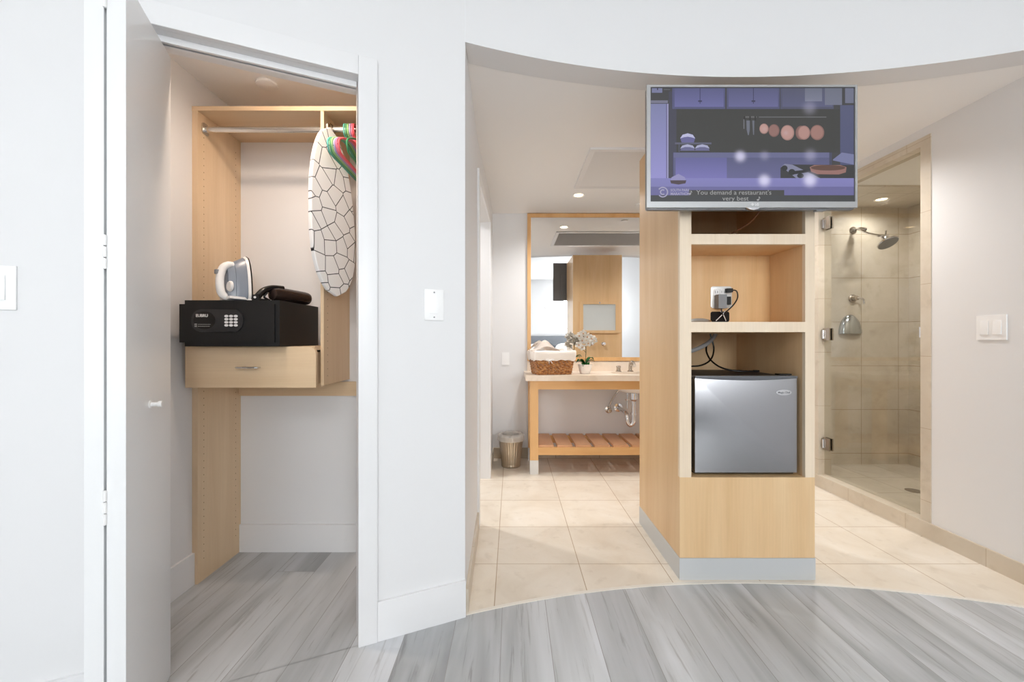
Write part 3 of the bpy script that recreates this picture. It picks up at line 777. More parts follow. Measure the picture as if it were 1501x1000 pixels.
# closet ceiling fittings
bm = B(); lathe(bm, [(0, -0.016), (0.042, -0.015), (0.047, -0.012), (0.048, -0.006), (0.044, 0.0)], (-1.14, 1.912, SOFFIT), seg=32)
single('smoke_detector', bm, 'white', 'flat round white detector cap on the closet ceiling', 'smoke detector', (-1.14, 1.912, SOFFIT-0.0165))
def downlight(x, y, label, lensm='lamp', z=SOFFIT):
    t = thing('ceiling_downlight', label, 'ceiling light', (x, y, z))
    bm = B(); lathe(bm, [(0.052, 0.0), (0.052, -0.004), (0.047, -0.006), (0.040, -0.003), (0.036, 0.0)], (x, y, z), seg=32); obj('trim_ring', bm, 'white', t)
    bm = B(); lathe(bm, [(0.036, -0.0008), (0, -0.0008)], (x, y, z), seg=24); obj('lens', bm, lensm, t)
downlight(-0.87, 1.53, 'round downlight in the closet ceiling just behind the head of the opening', 'closetlamp')
downlight(0.547, 3.376, 'round recessed downlight on the bathroom ceiling above the vanity')
downlight(2.95, 2.65, 'added round recessed downlight, out of view, in the front of the shower ceiling')  # added out of view to even out the shower interior
downlight(-0.85, 2.9, 'added, unseen round recessed downlight in the small side room off the bathroom')  # added to send light through the doorway onto the cabinet side
downlight(1.9, 2.6, 'added, unseen round recessed downlight on the bathroom ceiling right of the cabinet')  # extra fixture hidden by the television, added to brighten the bathroom
downlight(2.0, 3.5, 'added, unseen round recessed downlight on the bathroom ceiling over the right end of the vanity')  # also hidden, added for more light in the bathroom
downlight(3.094, 3.44, 'round recessed downlight in the stone ceiling of the shower', z=SOFFIT-0.012)
bm = B(); lathe(bm, [(0, -0.010), (0.032, -0.009), (0.036, -0.005), (0.036, 0.0)], (1.12, 3.61, SOFFIT), seg=28)
single('sprinkler_cap', bm, 'white', 'small round sprinkler cap on the bathroom ceiling near the mirror', 'sprinkler', (1.12, 3.61, SOFFIT-0.0105))
# ceiling vent grille
vt = thing('ceiling_vent', 'long white louvred air vent in the bathroom ceiling', 'vent', (1.12, 2.88, SOFFIT))
VX0, VX1, VY0, VY1 = 0.485, 1.75, 2.545, 3.205
bm = B(); fw = 0.035
box(bm, VX0, VX1, VY0, VY0+fw, SOFFIT-0.012, SOFFIT-0.0005); box(bm, VX0, VX1, VY1-fw, VY1, SOFFIT-0.012, SOFFIT-0.0005); box(bm, VX0, VX0+fw, VY0+fw, VY1-fw, SOFFIT-0.012, SOFFIT-0.0005); box(bm, VX1-fw, VX1, VY0+fw, VY1-fw, SOFFIT-0.012, SOFFIT-0.0005)
obj('vent_frame', bm, 'trim', vt, bv=0.003)
bm = B(); box(bm, VX0+fw, VX1-fw, VY0+fw, VY1-fw, SOFFIT-0.0015, SOFFIT-0.0005); obj('vent_back', bm, mat('vent_shadow_box', (110, 110, 110), 0.8), vt, smooth=False)
bm = B(); y = VY0+fw
while y < VY1-fw-0.012:
    prism(bm, [(y, SOFFIT-0.003), (y+0.0155, SOFFIT-0.0115), (y+0.0165, SOFFIT-0.0105), (y+0.001, SOFFIT-0.002)], VX0+fw, VX1-fw, 'x'); y += 0.0158
obj('louvres', bm, 'trim', vt, smooth=False)

# ------------------------------------------------------------------ tall bathroom cabinet
KX0, KX1, KY0, KY1 = 0.773, 1.395, 1.892, 2.488
IX0, IX1 = 0.826, 1.351
cb = thing('media_cabinet', 'tall maple cabinet with open niches standing at the bathroom threshold', 'cabinet', ((KX0+KX1)/2, (KY0+KY1)/2, 0))
bm = B(); box(bm, KX0, IX0, KY0+0.02, KY1, 0.1006, 2.19); obj('side_panel', bm, ['maple'], cb, smooth=False)
bm = B(); box(bm, IX1, KX1, KY0+0.02, KY1, 0.1006, 2.19); obj('side_panel', bm, ['maple'], cb, smooth=False)
bm = B(); box(bm, IX0, IX1, KY1-0.018, KY1, 0.1006, 2.19); obj('back_panel', bm, 'maple', cb, smooth=False)
bm = B(); box(bm, IX0, IX1, 2.152, 2.17, 1.188, 1.546); obj('niche_back', bm, 'maple_in', cb, smooth=False)
# inner liners (thin veneer lining of the niches)
bm = B()
box(bm, KX0, IX0, KY0, KY0+0.02, 0.4715, 2.19); box(bm, IX1, KX1, KY0, KY0+0.02, 0.4715, 2.19)
box(bm, IX0, IX1, KY0, KY0+0.02, 1.546, 1.593); box(bm, IX0, IX1, KY0, KY0+0.02, 1.141, 1.188); box(bm, IX0, IX1, KY0, KY0+0.02, 2.13, 2.19)
obj('face_frame', bm, 'maple_edge', cb, smooth=False)
bm = B(); box(bm, KX0, KX1, KY0, KY0+0.02, 0.1006, 0.4715); obj('front_panel', bm, 'maple', cb, smooth=False)
for z0, z1, y1 in ((1.546, 1.593, KY1-0.018), (1.141, 1.188, KY1-0.018), (2.13, 2.19, KY1-0.018), (0.44, 0.4715, KY1-0.018)):
    bm = B(); box(bm, IX0, IX1, KY0+0.02, y1, z0, z1); obj('shelf', bm, 'maple_in', cb, smooth=False)
bm = B(); box(bm, KX0-0.002, KX1+0.002, KY0-0.002, KY1, 0.0, 0.1); obj('plinth', bm, 'alu', cb, bv=0.001)
# back side: small frosted door with frame, knob
bd = obj('back_door', (lambda b: (box(b, 0.86, 1.35, KY1, KY1+0.018, 1.20, 1.235), box(b, 0.86, 1.35, KY1, KY1+0.018, 1.565, 1.60), box(b, 0.86, 0.90, KY1, KY1+0.018, 1.235, 1.565), box(b, 1.31, 1.35, KY1, KY1+0.018, 1.235, 1.565))[0])(B()), 'maple', cb, smooth=False)
bm = B(); box(bm, 0.90, 1.31, KY1+0.004, KY1+0.010, 1.235, 1.565); obj('frosted_pane', bm, 'frost', bd, smooth=False)
bm = B(); lathe(bm, [(0.004, 0), (0.004, 0.012), (0.009, 0.014), (0.009, 0.02), (0, 0.022)], (1.105, KY1+0.018, 1.583), (0, 1, 0), 14); obj('knob', bm, 'chrome', bd)
for x_ in (1.01, 1.157):
    bm = B(); lathe(bm, [(0.022, 0), (0.022, 0.006), (0.009, 0.01), (0.008, 0.03), (0.020, 0.036), (0.021, 0.048), (0.0, 0.052)], (x_, KY1, 1.065), (0, 1, 0), 20)
    obj('robe_hook', bm, 'chrome', cb)

# electrical box in the niche
eb = thing('power_outlet', 'metal outlet plate with plugs on the back of the cabinet niche', 'outlet', (1.095, 2.152, 1.33))
NB = 2.152
bm = B(); prism(bm, rrect(1.04, 1.150, 1.272, 1.386, 0.012, 3), NB-0.004, NB, 'y'); obj('cover_plate', bm, 'socket', eb, bv=0.001)
for x_ in (1.068, 1.102):
    bm = B(); prism(bm, rrect(x_-0.014, x_+0.014, 1.335, 1.372, 0.01, 4), NB-0.0065, NB-0.004, 'y'); sk = obj('socket', bm, 'white', eb)
    bm = B(); box(bm, x_-0.007, x_-0.005, NB-0.0068, NB-0.0064, 1.35, 1.362); box(bm, x_+0.005, x_+0.007, NB-0.0068, NB-0.0064, 1.35, 1.362); obj('socket_slots', bm, 'void', sk, smooth=False)
bm = B(); prism(bm, rrect(1.040, 1.138, 1.20, 1.254, 0.01, 3), NB-0.002, NB, 'y')
single('cable_hole', bm, 'void', 'dark rectangular cable opening below the outlet in the niche', 'cable opening', (1.09, NB, 1.2), smooth=False)
ad = thing('power_adapter', 'grey block power adapter plugged into the outlet in the niche', 'power adapter', (1.08, 2.12, 1.27))
bm = B(); box(bm, 1.06, 1.103, NB-0.045, NB-0.0055, 1.268, 1.34); obj('adapter_body', bm, 'grey', ad, bv=0.004)
bm = B(); tube(bm, catmull([(1.082, NB-0.03, 1.268), (1.083, NB-0.032, 1.25), (1.088, NB-0.03, 1.238), (1.10, NB-0.01, 1.225)], 6), 0.003, 8); obj('adapter_cord', bm, 'black2', ad)
pc = thing('power_plug', 'black plug and looped cord at the right of the grey adapter in the niche', 'plug', (1.14, 2.12, 1.3))
bm = B(); box(bm, 1.112, 1.140, NB-0.035, NB-0.0055, 1.352, 1.372); obj('plug_body', bm, 'black', pc, bv=0.003)
bm = B(); box(bm, 1.112, 1.132, NB-0.03, NB-0.0055, 1.288, 1.33); obj('second_plug_body', bm, 'black', pc, bv=0.003)
bm = B(); tube(bm, catmull([(1.138, NB-0.025, 1.364), (1.160, NB-0.03, 1.358), (1.163, NB-0.035, 1.325), (1.142, NB-0.04, 1.29), (1.112, NB-0.036, 1.258), (1.09, NB-0.02, 1.236), (1.075, NB-0.006, 1.215)], 8), 0.0032, 8); obj('cord', bm, 'black2', pc)
bm = B()
for sgn in (-1, 1):
    tube(bm, catmull([(1.092 - sgn*0.012, NB-0.022, 1.255), (1.092, NB-0.026, 1.24), (1.092+sgn*0.026, NB-0.006, 1.206)], 5), 0.0024, 6)
single('white_cable', bm, 'white', 'thin white cables crossing over the cable opening in the niche', 'cable', (1.092, NB-0.01, 1.206))
bm = B()
pts = [(0.838, 1.96), (0.90, 1.966), (0.955, 1.985), (0.975, 2.005), (0.965, 2.02), (0.93, 2.022), (0.88, 2.012), (0.838, 2.0)]
pts = [(p.x, p.y) for p in catmull([(a, b, 0) for a, b in pts], 4, True)]
prism(bm, pts, 1.189, 1.199); bevel(bm, 0.003)
for v in bm.verts: v.co.z += 0.010 * max(0, 1-((v.co.x-0.90)/0.07)**2) * (1 if v.co.z > 1.194 else 0.0)
single('shoe_horn', bm, 'nickel', 'flat rounded brown-grey metal object lying at the left of the cabinet niche', 'shoe horn', (0.91, 1.99, 1.189))
# cords above the fridge
bm = B(); tube(bm, catmull([(1.11, 2.30, 1.14), (1.125, 2.29, 1.06), (1.10, 2.27, 1.0), (1.04, 2.25, 0.968), (0.96, 2.24, 0.962), (0.83, 2.22, 0.965)], 8), 0.0045, 8)
tube(bm, catmull([(1.085, 2.29, 1.08), (1.075, 2.27, 1.04), (1.085, 2.24, 0.995), (1.12, 2.2, 0.958), (1.18, 2.16, 0.9425), (1.27, 2.15, 0.9425)], 8), 0.0045, 8)
box(bm, 1.265, 1.292, 2.143, 2.157, 0.938, 0.948)
single('extension_cable', bm, 'black2', 'black power cord looping down onto the top of the mini fridge', 'power cord', (1.0, 2.2, 0.938))
bm = B(); tube(bm, catmull([(1.16, 2.34, 1.14), (1.13, 2.31, 1.115), (1.06, 2.25, 1.08), (0.97, 2.2, 1.05), (0.83, 2.14, 1.02)], 8), 0.011, 12)
single('grey_conduit', bm, mat('conduit_grey', (168, 168, 170), 0.45), 'thick grey flexible cable hose above the mini fridge', 'cable hose', (0.92, 2.2, 1.045))

# ------------------------------------------------------------------ mini fridge
fr = thing('mini_fridge', 'small stainless steel mini fridge in the bottom niche of the cabinet', 'mini fridge', (1.09, 2.15, 0.4715))
bm = B(); box(bm, 0.846, 1.33, 1.958, 2.40, 0.486, 0.932); obj('fridge_body', bm, 'black', fr, bv=0.003)
def fdoor(dz0, dz1, arc_low):
    top = []
    for i in range(17):
        t = i/16; x = 0.852 + 0.476*t
        top.append((x, dz1 - arc_low*math.sin(PI*t)))
    return [(0.852, dz0), (1.328, dz0)] + top[::-1]
bm = B(); prism(bm, fdoor(0.486, 0.926, 0.008), 1.912, 1.952, 'y')
# bow the door front outwards a little
for v in bm.verts:
    if v.co.y < 1.93: v.co.y -= 0.010*math.sin(PI*(v.co.x-0.852)/0.476) - 0.001
fd = obj('fridge_door', bm, 'stainless', fr, bv=0.003)
bm = B(); tp = fdoor(0.9, 0.926, 0.008)[2:]
prism(bm, [(x, z+0.0005) for x, z in tp] + [(0.852, 0.937), (1.328, 0.937)], 1.909, 1.953, 'y')
obj('door_top_cap', bm, mat('cap_grey', (96, 98, 102), 0.3), fd, bv=0.001)
bm = B(); prism(bm, ellipse(1.262, 0.861, 0.036, 0.0135, 28), 1.9055, 1.912, 'y'); bg = obj('badge', bm, 'chrome', fd, bv=0.0015)
bm = B(); text(bm, 'Magic Chef', 0.0125, 1.262, 0.857, 1.9053, align='CENTER', extrude=0.0002, bold=0.0002); obj('badge_lettering', bm, 'grey', bg, smooth=False)
bm = B(); box(bm, 1.27, 1.325, 1.945, 1.985, 0.9375, 0.944); obj('hinge_cover', bm, 'black2', fr, bv=0.001)
for x_, y_ in ((0.88, 1.98), (1.29, 1.98), (0.88, 2.36), (1.29, 2.36)):
    bm = B(); lathe(bm, [(0, 0.4717), (0.014, 0.4717), (0.014, 0.486), (0, 0.486)], (x_, y_, 0), seg=14); obj('foot', bm, 'black2', fr)
bm = B(); box(bm, 0.857, 1.325, 1.935, 1.957, 0.4765, 0.4855); obj('kick_strip', bm, 'black2', fr, bv=0.001)

# ------------------------------------------------------------------ television
TX0, TX1, TZ0, TZ1, TY = 0.588, 1.506, 1.682, 2.217, 1.79
tv = thing('television', 'flat screen television showing a cartoon kitchen, mounted on the cabinet', 'television', ((TX0+TX1)/2, TY+0.02, TZ0))
SX0, SX1, SZ0, SZ1 = 0.604, 1.496, 1.708, 2.208
bm = B()
for (a, b, c, d) in ((TX0, TX1, TZ0, SZ0), (TX0, TX1, SZ1, TZ1), (TX0, SX0, SZ0, SZ1), (SX1, TX1, SZ0, SZ1)): box(bm, a, b, TY, TY+0.012, c, d)
bz = obj('bezel', bm, 'tvbez', tv, smooth=False)
bm = B(); prism(bm, rrect(TX0+0.003, TX1-0.003, TZ0-0.006, TZ1-0.002, 0.01, 4), TY+0.012, TY+0.035, 'y'); bevel(bm, 0.004)
prism(bm, rrect(TX0+0.10, TX1-0.10, TZ0+0.01, TZ1-0.16, 0.03, 4), TY+0.035, TY+0.062, 'y'); obj('back_cover', bm, 'dark', tv)
bm = B(); prism(bm, [(1.02, TZ0+0.001), (1.035, TZ0-0.008), (1.052, TZ0-0.012), (1.069, TZ0-0.008), (1.084, TZ0+0.001)], TY-0.003, TY+0.010, 'y'); obj('status_light_housing', bm, 'chrome', tv, bv=0.001)
bm = B(); box(bm, 1.335, 1.375, TY+0.010, TY+0.03, TZ0-0.011, TZ0-0.0065); obj('speaker_grille', bm, 'grey', tv, smooth=False)
bm = B(); text(bm, 'LG', 0.0145, 1.058, TZ0+0.0085, TY-0.0004, extrude=0.0004, bold=0.0004); lathe(bm, [(0.0062, 0), (0.0062, 0.0008), (0, 0.0009)], (1.048, TY, TZ0+0.0135), (0, -1, 0), 18)
obj('maker_logo', bm, 'whitetext', tv, smooth=False)
# mount
bm = B(); box(bm, 0.93, 1.22, TY+0.062, TY+0.074, 1.80, 2.03); box(bm, 1.04, 1.11, TY+0.074, 2.0, 1.88, 1.95); box(bm, 0.826, 1.351, 1.96, 1.985, 1.86, 1.97)
obj('wall_mount', bm, 'black', tv, smooth=False)
bm = B(); tube(bm, catmull([(1.125, 1.865, 1.69), (1.115, 1.93, 1.655), (1.07, 2.0, 1.625), (1.03, 2.1, 1.606), (1.0, 2.2, 1.60)], 8), 0.0035, 8); obj('tv_cable', bm, 'cable_brown', tv)
bm = B(); tube(bm, catmull([(0.842, 1.95, 1.75), (0.841, 1.935, 1.68), (0.84, 1.93, 1.62), (0.845, 1.95, 1.597)], 6), 0.0022, 6); obj('tv_cable', bm, 'black2', tv)

# picture on the screen -------------------------------------------------
U0, U1, V0, V1 = 102.0, 1435.0, 72.0, 822.0
def sx(u): return SX0 + (u-U0)/(U1-U0)*(SX1-SX0)
def sz(v): return SZ1 - (v-V0)/(V1-V0)*(SZ1-SZ0)
SO = ((SX0+SX1)/2, TY+0.003, SZ0)
def glow_group():
    g = bpy.data.node_groups.new('screen_glow', 'ShaderNodeTree')
    g.interface.new_socket('Color', in_out='INPUT', socket_type='NodeSocketColor')
    g.interface.new_socket('Color', in_out='OUTPUT', socket_type='NodeSocketColor')
    N, L = g.nodes, g.links
    gi = N.new('NodeGroupInput'); go = N.new('NodeGroupOutput'); tc = N.new('ShaderNodeTexCoord')
    prev = gi.outputs[0]
    for (u, v, r, s) in ((688, 525, 62, 0.85), (846, 520, 55, 0.45), (1145, 518, 70, 0.5), (845, 683, 68, 0.9), (1142, 680, 75, 0.9), (1140, 208, 75, 0.45), (985, 372, 30, 0.35), (845, 345, 26, 0.3)):
        d = N.new('ShaderNodeVectorMath'); d.operation = 'DISTANCE'
        L.new(tc.outputs['Object'], d.inputs[0]); d.inputs[1].default_value = (sx(u)-SO[0], 0, sz(v)-SO[2])
        mr = N.new('ShaderNodeMapRange'); mr.interpolation_type = 'SMOOTHERSTEP'
        mr.inputs['From Min'].default_value = 0; mr.inputs['From Max'].default_value = r*1.25/1333*0.892
        mr.inputs['To Min'].default_value = s; mr.inputs['To Max'].default_value = 0
        L.new(d.outputs['Value'], mr.inputs['Value'])
        mx = N.new('ShaderNodeMixRGB'); mx.inputs['Color2'].default_value = s2l((232, 228, 255))
        pw = N.new('ShaderNodeMath'); pw.operation = 'POWER'; pw.inputs[1].default_value = 2.2; L.new(mr.outputs[0], pw.inputs[0]); L.new(pw.outputs[0], mx.inputs['Fac']); L.new(prev, mx.inputs['Color1']); prev = mx.outputs[0]
    L.new(prev, go.inputs[0])
    return g
GG = glow_group()
SCR = {}
def scr(col, col2=None, v0=0, v1=1):
    """screen pixels: emission colour, optional vertical blend between two picture rows"""
    key = (col, col2, v0, v1)
    def gr(c):
        if not c: return c
        c = tuple(q*0.94 for q in c)
        a = sum(c)/3.0; return tuple(0.88*q + 0.12*a for q in c)
    col, col2 = gr(col), gr(col2)
    if key in SCR: return SCR[key]
    m = mat('screen_pixels', (14, 14, 16), 0.45, spec=0.25)
    N, L, b = nodes_of(m)
    gn = N.new('ShaderNodeGroup'); gn.node_tree = GG
    if col2:
        tc = N.new('ShaderNodeTexCoord'); sp = N.new('ShaderNodeSeparateXYZ'); L.new(tc.outputs['Object'], sp.inputs[0])
        mr = N.new('ShaderNodeMapRange'); mr.inputs['From Min'].default_value = sz(v0)-SO[2]; mr.inputs['From Max'].default_value = sz(v1)-SO[2]
        L.new(sp.outputs[2], mr.inputs['Value'])
        mx = N.new('ShaderNodeMixRGB'); mx.inputs['Color1'].default_value = s2l(col); mx.inputs['Color2'].default_value = s2l(col2)
        L.new(mr.outputs[0], mx.inputs['Fac']); L.new(mx.outputs[0], gn.inputs[0])
    else: gn.inputs[0].default_value = s2l(col)
    L.new(gn.outputs[0], b.inputs['Emission Color']); b.inputs['Emission Strength'].default_value = SCR_E
    SCR[key] = m
    return m
SCR_E = 0.92
smats = []; sbm = B(); layer = [0]
def midx(m):
    if m not in smats: smats.append(m)
    return smats.index(m)
def spoly(pts, m):
    layer[0] += 1
    y = SO[1] - layer[0]*0.00002
    vv = [sbm.verts.new((sx(u), y, sz(v))) for u, v in pts]
    f = sbm.faces.new(vv); f.material_index = midx(m)
    f.normal_update()
    if f.normal.y > 0: f.normal_flip()
def srect(u0, v0, u1, v1, m): spoly([(u0,v0),(u1,v0),(u1,v1),(u0,v1)], m)
def sell(u, v, ru, rv, m, n=28): spoly([(u+ru*math.cos(2*PI*i/n), v+rv*math.sin(2*PI*i/n)) for i in range(n)], m)
srect(U0, V0, U1, V1, scr((78, 78, 80)))
srect(112, 78, 180, 108, scr((128, 132, 172))); srect(146, 78, 152, 90, scr((50, 50, 70)))
srect(190, 84, 230, 90, scr((104, 104, 112)))
srect(222, 100, 272, 668, scr((80, 80, 96)))
srect(104, 158, 216, 176, scr((128, 128, 152))); srect(104, 180, 208, 668, scr((136, 140, 186), (160, 156, 226), 180, 668)); srect(210, 180, 220, 668, scr((168, 164, 210))); srect(206, 180, 210, 668, scr((76, 72, 120)))
srect(245, 78, 590, 214, scr((92, 94, 136))); srect(260, 78, 580, 200, scr((98, 100, 146), (116, 116, 176), 78, 200)); srect(424, 78, 428, 180, scr((62, 62, 96))); srect(414, 158, 438, 168, scr((66, 66, 96)))
srect(600, 78, 945, 214, scr((92, 94, 132))); srect(612, 78, 935, 200, scr((96, 98, 138), (112, 112, 164), 78, 200)); srect(772, 78, 776, 180, scr((62, 62, 92))); srect(762, 158, 786, 168, scr((66, 66, 92)))
srect(950, 78, 1298, 214, scr((90, 92, 118))); srect(962, 78, 1290, 200, scr((94, 96, 120), (100, 102, 138), 78, 200))
srect(1110, 78, 1222, 164, scr((116, 120, 140), (132, 136, 160), 78, 164)); srect(1240, 78, 1352, 188, scr((118, 122, 140), (124, 128, 150), 78, 188)); srect(1372, 78, 1428, 176, scr((120, 124, 148)))
srect(272, 216, 1340, 500, scr((74, 74, 72))); srect(1340, 190, 1428, 600, scr((94, 98, 132), (88, 92, 130), 190, 600))
# rail with knives and pans
srect(810, 265, 1250, 270, scr((124, 124, 128))); srect(712, 262, 796, 272, scr((112, 112, 112)))
for u in (716, 752, 786): srect(u-5, 262, u+5, 290, scr((58, 56, 56)))
spoly([(728, 290), (750, 290), (750, 350), (744, 386), (738, 386), (730, 350)], scr((120, 124, 138))); spoly([(766, 290), (780, 290), (778, 384), (772, 384)], scr((116, 120, 134))); srect(709, 282, 715, 345, scr((126, 126, 136)))
for (u, v, ru, rv, c1, c2) in ((843, 344, 30, 34, (176, 134, 128), (206, 160, 150)), (908, 356, 36, 42, (142, 104, 98), (160, 118, 110)), (996, 370, 44, 50, (182, 138, 130), (204, 156, 146)), (1084, 370, 36, 46, (136, 100, 94), (150, 110, 104)), (1104, 370, 40, 46, (176, 132, 124), (196, 148, 138)), (1190, 369, 46, 50, (152, 112, 104), (176, 130, 120))):
    sell(u, v, ru, rv, scr(c1)); sell(u-1, v-1, ru*0.84, rv*0.86, scr(c2)); 
# shelf with bowls on the left
spoly([(296, 405), (312, 382), (345, 374), (378, 382), (394, 405), (385, 436), (306, 436)], scr((112, 110, 166))); spoly([(296, 408), (312, 384), (345, 374), (378, 384), (394, 408), (370, 400), (345, 396), (320, 400)], scr((200, 200, 238)))
srect(262, 434, 500, 446, scr((104, 106, 130))); srect(286, 446, 292, 496, scr((96, 98, 120)))
for u in (344, 440): spoly([(u-48, 488), (u-38, 458), (u, 448), (u+38, 458), (u+48, 488)], scr((112, 112, 156))); spoly([(u-48, 474), (u-34, 454), (u, 446), (u+34, 454), (u+48, 474), (u+16, 464), (u-16, 464)], scr((182, 184, 220)))
# back worktop
srect(248, 500, 1285, 534, scr((112, 114, 156))); srect(248, 534, 1285, 672, scr((102, 104, 146))); srect(266, 534, 600, 672, scr((108, 108, 168), (130, 126, 200), 534, 672)); srect(600, 534, 1268, 672, scr((98, 100, 140), (112, 112, 162), 534, 672))
srect(1268, 500, 1285, 580, scr((82, 84, 108))); spoly([(1292, 546), (1350, 500), (1428, 512), (1428, 580), (1292, 552)], scr((128, 132, 176)))
srect(246, 500, 252, 668, scr((78, 78, 108)))
# hob, tea towel, pan
spoly([(950, 600), (980, 578), (1428, 582), (1428, 668), (950, 668)], scr((70, 70, 72)))
spoly([(955, 592), (978, 574), (1028, 580), (1210, 668), (1052, 668)], scr((140, 142, 172)))
for (u, v, ru, rv) in ((976, 602, 20, 18), (1024, 628, 22, 20), (1080, 652, 22, 16)): sell(u, v, ru, rv, scr((60, 62, 64)))
spoly([(1030, 622), (1140, 610), (1150, 626), (1034, 644)], scr((58, 58, 60)))
spoly([(1140, 596), (1170, 582), (1340, 582), (1380, 596), (1376, 630), (1330, 644), (1190, 642), (1150, 626)], scr((166, 120, 112))); sell(1260, 600, 112, 18, scr((112, 82, 72)))
# front counter
srect(104, 668, 1428, 724, scr((140, 138, 206), (136, 134, 198), 668, 724)); srect(104, 724, 1428, 780, scr((116, 114, 172)))
spoly([(232, 684), (240, 662), (284, 640), (326, 662), (334, 684)], scr((158, 154, 206))); spoly([(230, 682), (336, 682), (330, 702), (284, 710), (236, 702)], scr((88, 74, 82)))
srect(104, 780, 1428, 822, scr((76, 78, 80))); srect(352, 746, 974, 782, scr((78, 78, 78)))
scn = obj('screen', sbm, smats, tv, loc=SO, smooth=False)
cap = scr((172, 172, 172))
bm = B()
text(bm, 'You demand a restaurant\'s', (SZ1-SZ0)/750*42, sx(400), sz(776), TY+0.0008, extrude=0.0001, sx=1.08); text(bm, 'very best', (SZ1-SZ0)/750*42, sx(570), sz(815), TY+0.0008, extrude=0.0001, sx=1.1)
for u, v in ((360, 776), (804, 815)):
    def q(pts):
        vv = [bm.verts.new((sx(a), TY+0.0007, sz(b))) for a, b in pts]; f = bm.faces.new(vv); f.normal_update()
        if f.normal.y > 0: f.normal_flip()
    q([(u-2+8*math.cos(a), v-4+6*math.sin(a)) for a in [2*PI*k/12 for k in range(12)]]); q([(u+3, v-26), (u+7, v-26), (u+7, v-4), (u+3, v-4)]); q([(u+7, v-26), (u+14, v-16), (u+12, v-12), (u+7, v-19)])
obj('caption_text', bm, cap, scn, smooth=False)
bm = B()
def arcband(u, v, r0, r1, a0, a1, n=24):
    for i in range(n):
        p = a0+(a1-a0)*i/n; q_ = a0+(a1-a0)*(i+1)/n
        vv = [bm.verts.new((sx(u+r*math.cos(a)), TY+0.0007, sz(v-r*math.sin(a)))) for r, a in ((r0,p),(r1,p),(r1,q_),(r0,q_))]
        f = bm.faces.new(vv); f.normal_update()
        if f.normal.y > 0: f.normal_flip()
arcband(182, 760, 27, 35, math.radians(-140), math.radians(145)); arcband(182, 760, 11, 19, math.radians(50), math.radians(310))
h_ = (SZ1-SZ0)/750
text(bm, 'SOUTH PARK', h_*24, sx(232), sz(755), TY+0.0008, extrude=0.0001, sx=0.86, bold=0.0003); text(bm, 'MARATHON', h_*24, sx(232), sz(779), TY+0.0008, extrude=0.0001, sx=0.95, bold=0.0005)
obj('channel_logo', bm, scr((176, 172, 204)), scn, smooth=False)

# ------------------------------------------------------------------ mirror
mr_ = thing('wall_mirror', 'large maple framed mirror on the wall above the vanity', 'mirror', (0.95, YB, 0.915))
bm = B()
MX0, MX1, MZ0, MZ1 = 0.144, 1.80, 0.912, 2.294
box(bm, MX0, MX0+0.033, YB-0.022, YB-0.001, MZ0, MZ1); box(bm, MX1-0.033, MX1, YB-0.022, YB-0.001, MZ0, MZ1); box(bm, MX0+0.033, MX1-0.033, YB-0.022, YB-0.001, MZ0, MZ0+0.036); box(bm, MX0+0.033, MX1-0.033, YB-0.022, YB-0.001, MZ1-0.036, MZ1)
obj('mirror_frame', bm, 'vanwood', mr_, bv=0.002)
bm = B(); box(bm, MX0+0.033, MX1-0.033, YB-0.015, YB-0.006, MZ0+0.036, MZ1-0.036); obj('mirror_glass', bm, 'mirror', mr_, smooth=False)

# ------------------------------------------------------------------ vanity
va = thing('vanity_table', 'open maple vanity table with slatted lower shelf under the mirror', 'vanity', (0.92, 3.6, 0))
LX0, LX1 = 0.149, 1.70
for x0 in (LX0, LX1-0.068):
    for y0 in (3.388, 3.782):
        bm = B(); box(bm, x0, x0+0.068, y0, y0+0.068, 0.115, 0.772); lg = obj('leg', bm, 'vanwood', va, bv=0.002)
        bm = B(); box(bm, x0-0.001, x0+0.069, y0-0.001, y0+0.069, 0, 0.1145); obj('metal_foot', bm, 'satin', lg, bv=0.001)
bm = B(); box(bm, LX0+0.068, LX1-0.068, 3.39, 3.412, 0.700, 0.772); obj('apron', bm, 'vanwoodh', va, bv=0.002)
bm = B(); box(bm, LX0+0.068, LX1-0.068, 3.826, 3.848, 0.700, 0.772); obj('apron', bm, 'vanwoodh', va, bv=0.002)
for x0 in (LX0+0.004, LX1-0.026):
    bm = B(); box(bm, x0, x0+0.022, 3.456, 3.782, 0.700, 0.772); obj('apron', bm, 'vanwood', va, bv=0.002)
for y0 in (3.39, 3.80):
    bm = B(); box(bm, LX0+0.068, LX1-0.068, y0, y0+0.03, 0.158, 0.222); obj('shelf_rail', bm, 'vanwoodh', va, bv=0.002)
x = LX0+0.07
while x < LX1-0.16:
    bm = B(); box(bm, x, x+0.126, 3.395, 3.825, 0.2225, 0.2385); obj('shelf_slat', bm, 'slat', va, bv=0.002); x += 0.155

# stone worktop with sink cut-out
SCX, SCY = 1.085, 3.585
ct = thing('vanity_countertop', 'cream limestone countertop with backsplash and sink on the vanity', 'countertop', (0.94, 3.6, 0.772))
bm = B()
rect = [(0.112, 3.355), (1.76, 3.355), (1.76, YB-0.001), (0.112, YB-0.001)]
el = ellipse(SCX, SCY, 0.22, 0.15, 36)
for z in (0.7725, 0.8195):
    rv = [bm.verts.new((p[0], p[1], z)) for p in rect]; ev = [bm.verts.new((p[0], p[1], z)) for p in el]
    es = [bm.edges.new((rv[i], rv[(i+1) % 4])) for i in range(4)] + [bm.edges.new((ev[i], ev[(i+1) % 36])) for i in range(36)]
    bmesh.ops.triangle_fill(bm, use_beauty=True, use_dissolve=False, edges=es)
bm.verts.ensure_lookup_table()
n1 = 40
for i in range(4): bm.faces.new((bm.verts[i], bm.verts[(i+1) % 4], bm.verts[n1+(i+1) % 4], bm.verts[n1+i]))
